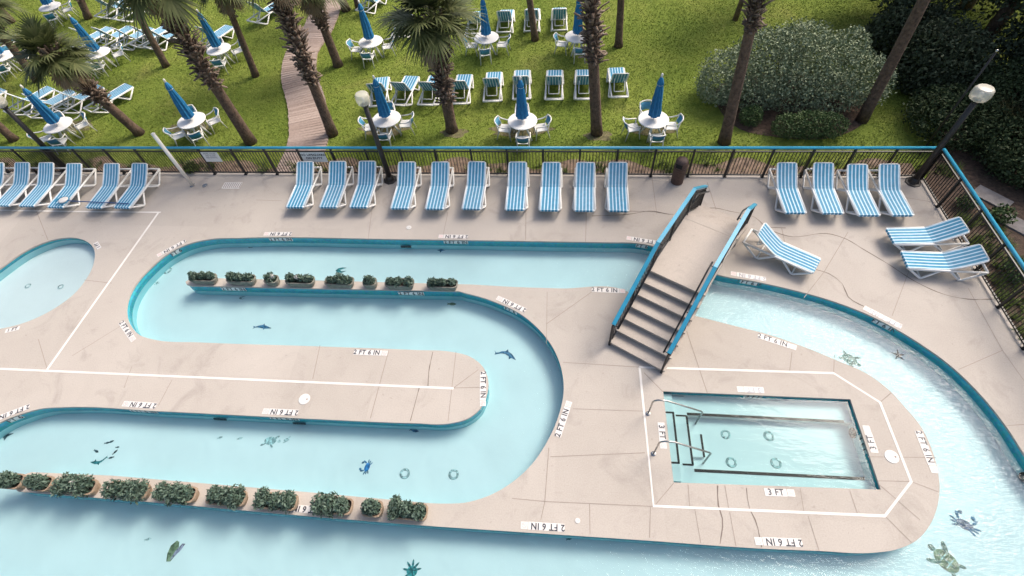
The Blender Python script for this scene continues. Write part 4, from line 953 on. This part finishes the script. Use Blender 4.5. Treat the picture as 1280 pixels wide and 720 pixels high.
def palm(base, q, hgt, label, r=.17, boots=(.45,1.0), crown=0, cs=1.0, curve=.0, nb=150, hz=None, cat='palm tree', group=GP):
    b_ = G(base[0], base[1], -.04)
    # height at which the trunk passes the second surveyed pixel with the least lean
    zq = hz or min(np.linspace(.8, 9, 165), key=lambda z: (G(q[0], q[1], z)-b_).to_2d().length+.02*z)
    p = G(q[0], q[1], zq); slope = (p-b_)/max(.1, (zq+.04)); top = b_+slope*(hgt+.04); top = top-b_
    t = thing('palm_tree', b_, 0, label, cat, group)
    pts, rs = [], []; n = 12; side = Vector((random.uniform(-1,1), random.uniform(-1,1), 0))*curve
    for i in range(n+1):
        u = i/n; pts.append(top*u+side*math.sin(u*math.pi)*hgt); rs.append(r*(1.18-.35*u if u > .06 else 1.4-3*u)*random.uniform(.95,1.05))
    MB().tube(pts, rs, 12).build('trunk', MAT['palmbark'], t, True)
    if boots:
        V, F = [], []; u0, u1 = boots
        for i in range(nb):
            u = u0+(u1-u0)*i/nb; a = i*2.399+random.uniform(-.35,.35); k = min(n-1, int(u*n)); c = pts[k].lerp(pts[k+1], u*n-k); rr = rs[k]*.92
            d = Vector((math.cos(a), math.sin(a), 0)); s = Vector((-d.y, d.x, 0)); L = random.uniform(.22,.62)*(.5+.7*(u-u0)/(u1-u0)); o_ = random.uniform(.25,1.15)
            upv = (Vector((0,0,1))+d*o_).normalized(); w = random.uniform(.035,.075)
            a0 = c+d*rr*.9; q0 = a0+upv*L+d*random.uniform(-.02,.14)-Vector((0,0,random.uniform(0,.16)))
            V += [a0-s*w, a0+s*w, a0+s*w*.9+upv*L*.5+d*.03, a0-s*w*.9+upv*L*.5+d*.03, q0+s*w*.5, q0-s*w*.5]; o = len(V)-6
            F += [(o,o+1,o+2,o+3), (o+3,o+2,o+4,o+5)]
        bo = obj('old_leaf_base', np_mesh('old_leaf_base', np.array([tuple(v) for v in V]), np.array(F), MAT['boot']), t)
        sm = bo.modifiers.new('thick', 'SOLIDIFY'); sm.thickness = .025
    if crown is not None:
        c = obj('crown', CROWNS[crown], t); c.location = pts[-1]; c.rotation_euler = (j(.1), j(.1), random.uniform(0,6)); c.scale = (cs,)*3
    return t
palm((175,167), (88,90), 3.6, 'slanting palm with a full bushy crown left of the boardwalk', .16, (.42,1.0), 0, .88, nb=230)
palm((314,178), (235,55), 6.3, 'stout slanting palm with shaggy upper trunk left of the boardwalk', .18, (.38,1.0), 1, 1.0, nb=330)
palm((416,168), (360,25), 6.1, 'tall shaggy palm leaning over the boardwalk', .17, (.35,.98), 2, .95, nb=360)
palm((565,163), (545,55), 4.25, 'short palm with full crown and shaggy trunk in the near lawn row', .19, (.28,.97), 2, 1.08, nb=320)
palm((746,167), (741,60), 7.0, 'tall straight palm with collar of old leaf stubs behind the pool fence', .17, (.40,1.0), 2, .95, hz=3.35, nb=330)
palm((423,82), (403,30), 3.6, 'palm right beside the boardwalk bend', .17, (.45,1.0), 0, .95)
palm((208,83), (168,10), 4.2, 'thin palm on the far left lawn behind the lounger row', .14, (.6,1.0), 2, .9, nb=80)
palm((320,95), (290,20), 3.9, 'thin palm between the left table and the boardwalk', .13, (.65,1.0), 0, .9, nb=80)
palm((111,23), (97,-8), 3.9, 'palm at the top left above the second umbrella', .16, (.2,1.0), 1, .85)
palm((47,101), (8,50), 3.4, 'palm behind the bushy left palm at the left photo edge', .15, (.5,1.0), 1, .8, nb=80)
palm((15,28), (-3,8), 3.4, 'palm cut by the top left photo corner', .16, (.5,1.0), 1, .85, nb=60)
palm((18,175), (-10,150), 3.6, 'bare palm trunk cut by the left photo edge at the fence', .14, None, 2, .9)
palm((669,50), (662,0), 4.6, 'thin bare palm trunk in the far lounger row', .13, None, 2, .85)
palm((773,58), (776,5), 3.55, 'bare palm with hanging fan fronds right of the shaggy straight palm', .14, None, 1, .95)
palm((905,178), (936,45), 6.4, 'smooth palm trunk in front of the large flowering bush', .17, (.60,1.0), 0, .9, nb=200)
palm((433,13), (415,-30), 4.6, 'pale palm trunk at the top edge right of the boardwalk', .18, (.5,1.0), 1, .85, nb=60)
palm((448,11), (440,-20), 4.2, 'thin dark palm trunk at the top edge right of the boardwalk', .12, None, 0, .7)
palm((1077,151), (1155,0), 8.2, 'tall leaning bare trunk passing in front of the dark trees', .16, None, 1, .9, curve=.0)

# ------------------------------------------------------------------ bushes, hedges and trees
def bush(name, loc, lumps, n, size, mat, label, cat, shell=.6, trunk=True, group=None):
    t = thing(name, loc, 0, label, cat, group)
    obj('foliage', leaf_cloud('foliage', lump_points(lumps, n, shell), size, MAT[mat]), t)
    m_ = MB()
    for l in lumps[:6]: m_.tube([(l[0]*.5, l[1]*.5, -.05), (l[0]*.9, l[1]*.9, l[2]*.6), (l[0], l[1], l[2])], [.05, .04, .02], 6)
    m_.build('stem', MAT['bark'], t, True)
    return t
def blob(n, rx, ry, rz, zc, r0=.55):
    out = []
    for i in range(n):
        a = random.uniform(0, 6.28); q = math.sqrt(random.random()); x, y = math.cos(a)*q*rx*.72, math.sin(a)*q*ry*.72
        h = math.sqrt(max(0, 1-(x/rx)**2-(y/ry)**2)); s = random.uniform(.35,.6)
        out.append((x, y, zc+random.uniform(-.6,.75)*h*rz*.7, rx*s*r0*1.3, ry*s*r0*1.5, rz*s*1.0))
    return out
random.seed(33)
big = [(-1.9,0,.85,1.1,1.2,.85),(-.9,.2,1.15,1.2,1.4,1.05),(.2,.3,1.25,1.3,1.5,1.1),(1.3,.1,1.1,1.3,1.4,1.0),(2.3,-.3,.85,1.0,1.2,.8),(-1.2,-.7,.7,1.1,.8,.7),(.1,-.8,.75,1.2,.8,.75),(1.3,-.8,.7,1.1,.8,.7),(.6,.9,1.4,1.1,1.0,.9),(-.6,.9,1.3,1.0,1.0,.85)]
big = [(x*1.08-.15, y, z, rx*random.uniform(.9,1.12), ry, rz*random.uniform(.9,1.15)) for x, y, z, rx, ry, rz in big]+[(-2.7,-.2,.6,.7,.9,.6), (1.9,.7,1.55,.7,.7,.6), (-.2,.6,1.75,.6,.7,.55)]
bush('flowering_bush', (8.35,18.0,0), big, 42000, .085, 'oliveleaf', 'large rounded silvery green bush on the lawn right of the palms', 'bush', .72)
bush('round_shrub', (6.75,16.35,0), [(0,0,.3,.42,.42,.36),(.1,.05,.38,.3,.3,.3)], 1800, .07, 'hedgeleaf', 'small round green shrub at the foot of the smooth palm', 'shrub', .7)
bush('clipped_shrub', (8.6,15.7,0), [(-.65,0,.34,.62,.5,.40),(0,0,.38,.78,.55,.44),(.65,0,.34,.62,.5,.40)], 7500, .065, 'hedgeleaf', 'low clipped oval shrub in front of the large silvery bush', 'shrub', .8)
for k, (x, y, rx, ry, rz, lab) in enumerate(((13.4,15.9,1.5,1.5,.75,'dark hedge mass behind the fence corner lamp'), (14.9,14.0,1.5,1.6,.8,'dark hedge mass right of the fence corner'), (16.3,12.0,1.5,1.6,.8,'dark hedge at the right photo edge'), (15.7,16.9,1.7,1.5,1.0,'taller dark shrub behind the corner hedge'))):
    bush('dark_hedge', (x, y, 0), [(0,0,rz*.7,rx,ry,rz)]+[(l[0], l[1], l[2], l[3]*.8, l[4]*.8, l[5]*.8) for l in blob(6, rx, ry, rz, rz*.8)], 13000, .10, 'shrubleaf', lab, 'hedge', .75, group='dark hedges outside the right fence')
def reedclump(loc, label):
    t = thing('ornamental_grass', loc, 0, label, 'grass clump'); P = np.array([(random.gauss(0,.35), random.gauss(0,.35), 0) for _ in range(90)]); V = tufts(P, 1.0, 18)
    obj('leaf', np_mesh('leaf', V, np.arange(len(V)).reshape(-1,3), MAT['reed']), t)
c = G(1255,195); reedclump((15.3,15.2,.4), 'tall tawny ornamental grass clump behind the corner globe lamp')
for (px, py, lab, s) in ((1247,275,'low leafy plant outside the right fence near the paving slabs',.34), (1205,258,'leafy plant behind the right fence above the sideways loungers',.3), (1262,345,'leafy plant behind the right fence rail at the photo edge',.36), (1150,215,'pale flowering plant at the foot of the corner lamp',.16), (240,215,'leafy plant behind the fence left of the white notice',.25), (175,212,'leafy plant behind the fence right of the left lamp',.2)):
    c = G(px, py); bush('border_plant', (c.x, max(c.y, 13.6) if c.x < 11 else c.y, 0), [(0,0,s*.7,s,s,s*.8)], 420, .10, 'lightleaf' if px < 1160 else 'hedgeleaf', lab, 'plant', .4, group='leafy plants in the fence border')
def tree(loc, H, Rr, label, mat, n, size, zlow=.35, r=.22, group='dark trees beyond the lawn'):
    t = thing('broadleaf_tree', loc, 0, label, 'tree', group); L = blob(16, Rr, Rr, H*(1-zlow)*.55, H*(zlow+(1-zlow)*.5))
    m_ = MB(); m_.tube([(0,0,-.1),(.1,.05,H*.3),(.0,.1,H*.6)], [r*1.3, r, r*.6], 10)
    m_.build('trunk', MAT['bark'], t, True)
    for l in L[:7]: MB().tube([(.05,.05,H*.25), (l[0]*.5, l[1]*.5, H*.25+(l[2]-H*.25)*.6), l[:3]], [r*.5, r*.3, r*.1], 6).build('limb', MAT['bark'], t, True)
    obj('crown', leaf_cloud('crown', lump_points(L, n, .45), size, MAT[mat], .5), t)
    return t
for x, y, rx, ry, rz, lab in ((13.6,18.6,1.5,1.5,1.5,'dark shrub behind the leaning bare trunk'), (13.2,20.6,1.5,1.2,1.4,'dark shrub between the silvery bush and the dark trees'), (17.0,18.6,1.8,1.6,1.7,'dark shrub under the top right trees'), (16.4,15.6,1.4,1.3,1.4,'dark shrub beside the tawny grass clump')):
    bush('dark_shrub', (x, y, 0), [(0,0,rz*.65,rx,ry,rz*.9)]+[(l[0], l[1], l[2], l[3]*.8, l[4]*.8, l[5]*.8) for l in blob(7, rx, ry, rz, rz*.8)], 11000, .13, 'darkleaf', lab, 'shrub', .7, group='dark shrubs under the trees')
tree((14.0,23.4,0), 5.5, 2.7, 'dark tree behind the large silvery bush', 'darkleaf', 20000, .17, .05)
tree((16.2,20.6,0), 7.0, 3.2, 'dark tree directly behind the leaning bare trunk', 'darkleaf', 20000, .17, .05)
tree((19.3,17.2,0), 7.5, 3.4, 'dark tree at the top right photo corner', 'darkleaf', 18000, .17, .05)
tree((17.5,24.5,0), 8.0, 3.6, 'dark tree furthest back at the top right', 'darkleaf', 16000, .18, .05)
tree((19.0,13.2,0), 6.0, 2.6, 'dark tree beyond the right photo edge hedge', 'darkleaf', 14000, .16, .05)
tree((9.9,26.0,0), 6.0, 1.7, 'thin leafy tree at the top edge behind the large bush', 'shrubleaf', 5500, .16, .5, .13)
tree((7.6,23.9,0), 5.2, 1.5, 'small light green tree at the top edge left of the bush', 'lightleaf', 3000, .16, .42, .1)
for x, y, h, rr in ((-6,36,8,4),(3,38,9,4.5),(-16,38,8,4),(-27,36,8,4),(12,36,9,4),(22,30,9,4),(-37,30,8,4)):
    tree((x, y, 0), h, rr, 'leafy tree beyond the far end of the lawn', 'shrubleaf', 5000, .3, .2, .25, 'trees beyond the far lawn')

scene.cycles.max_bounces = 10; scene.cycles.transparent_max_bounces = 12
scene.cycles.caustics_reflective = False; scene.cycles.caustics_refractive = False
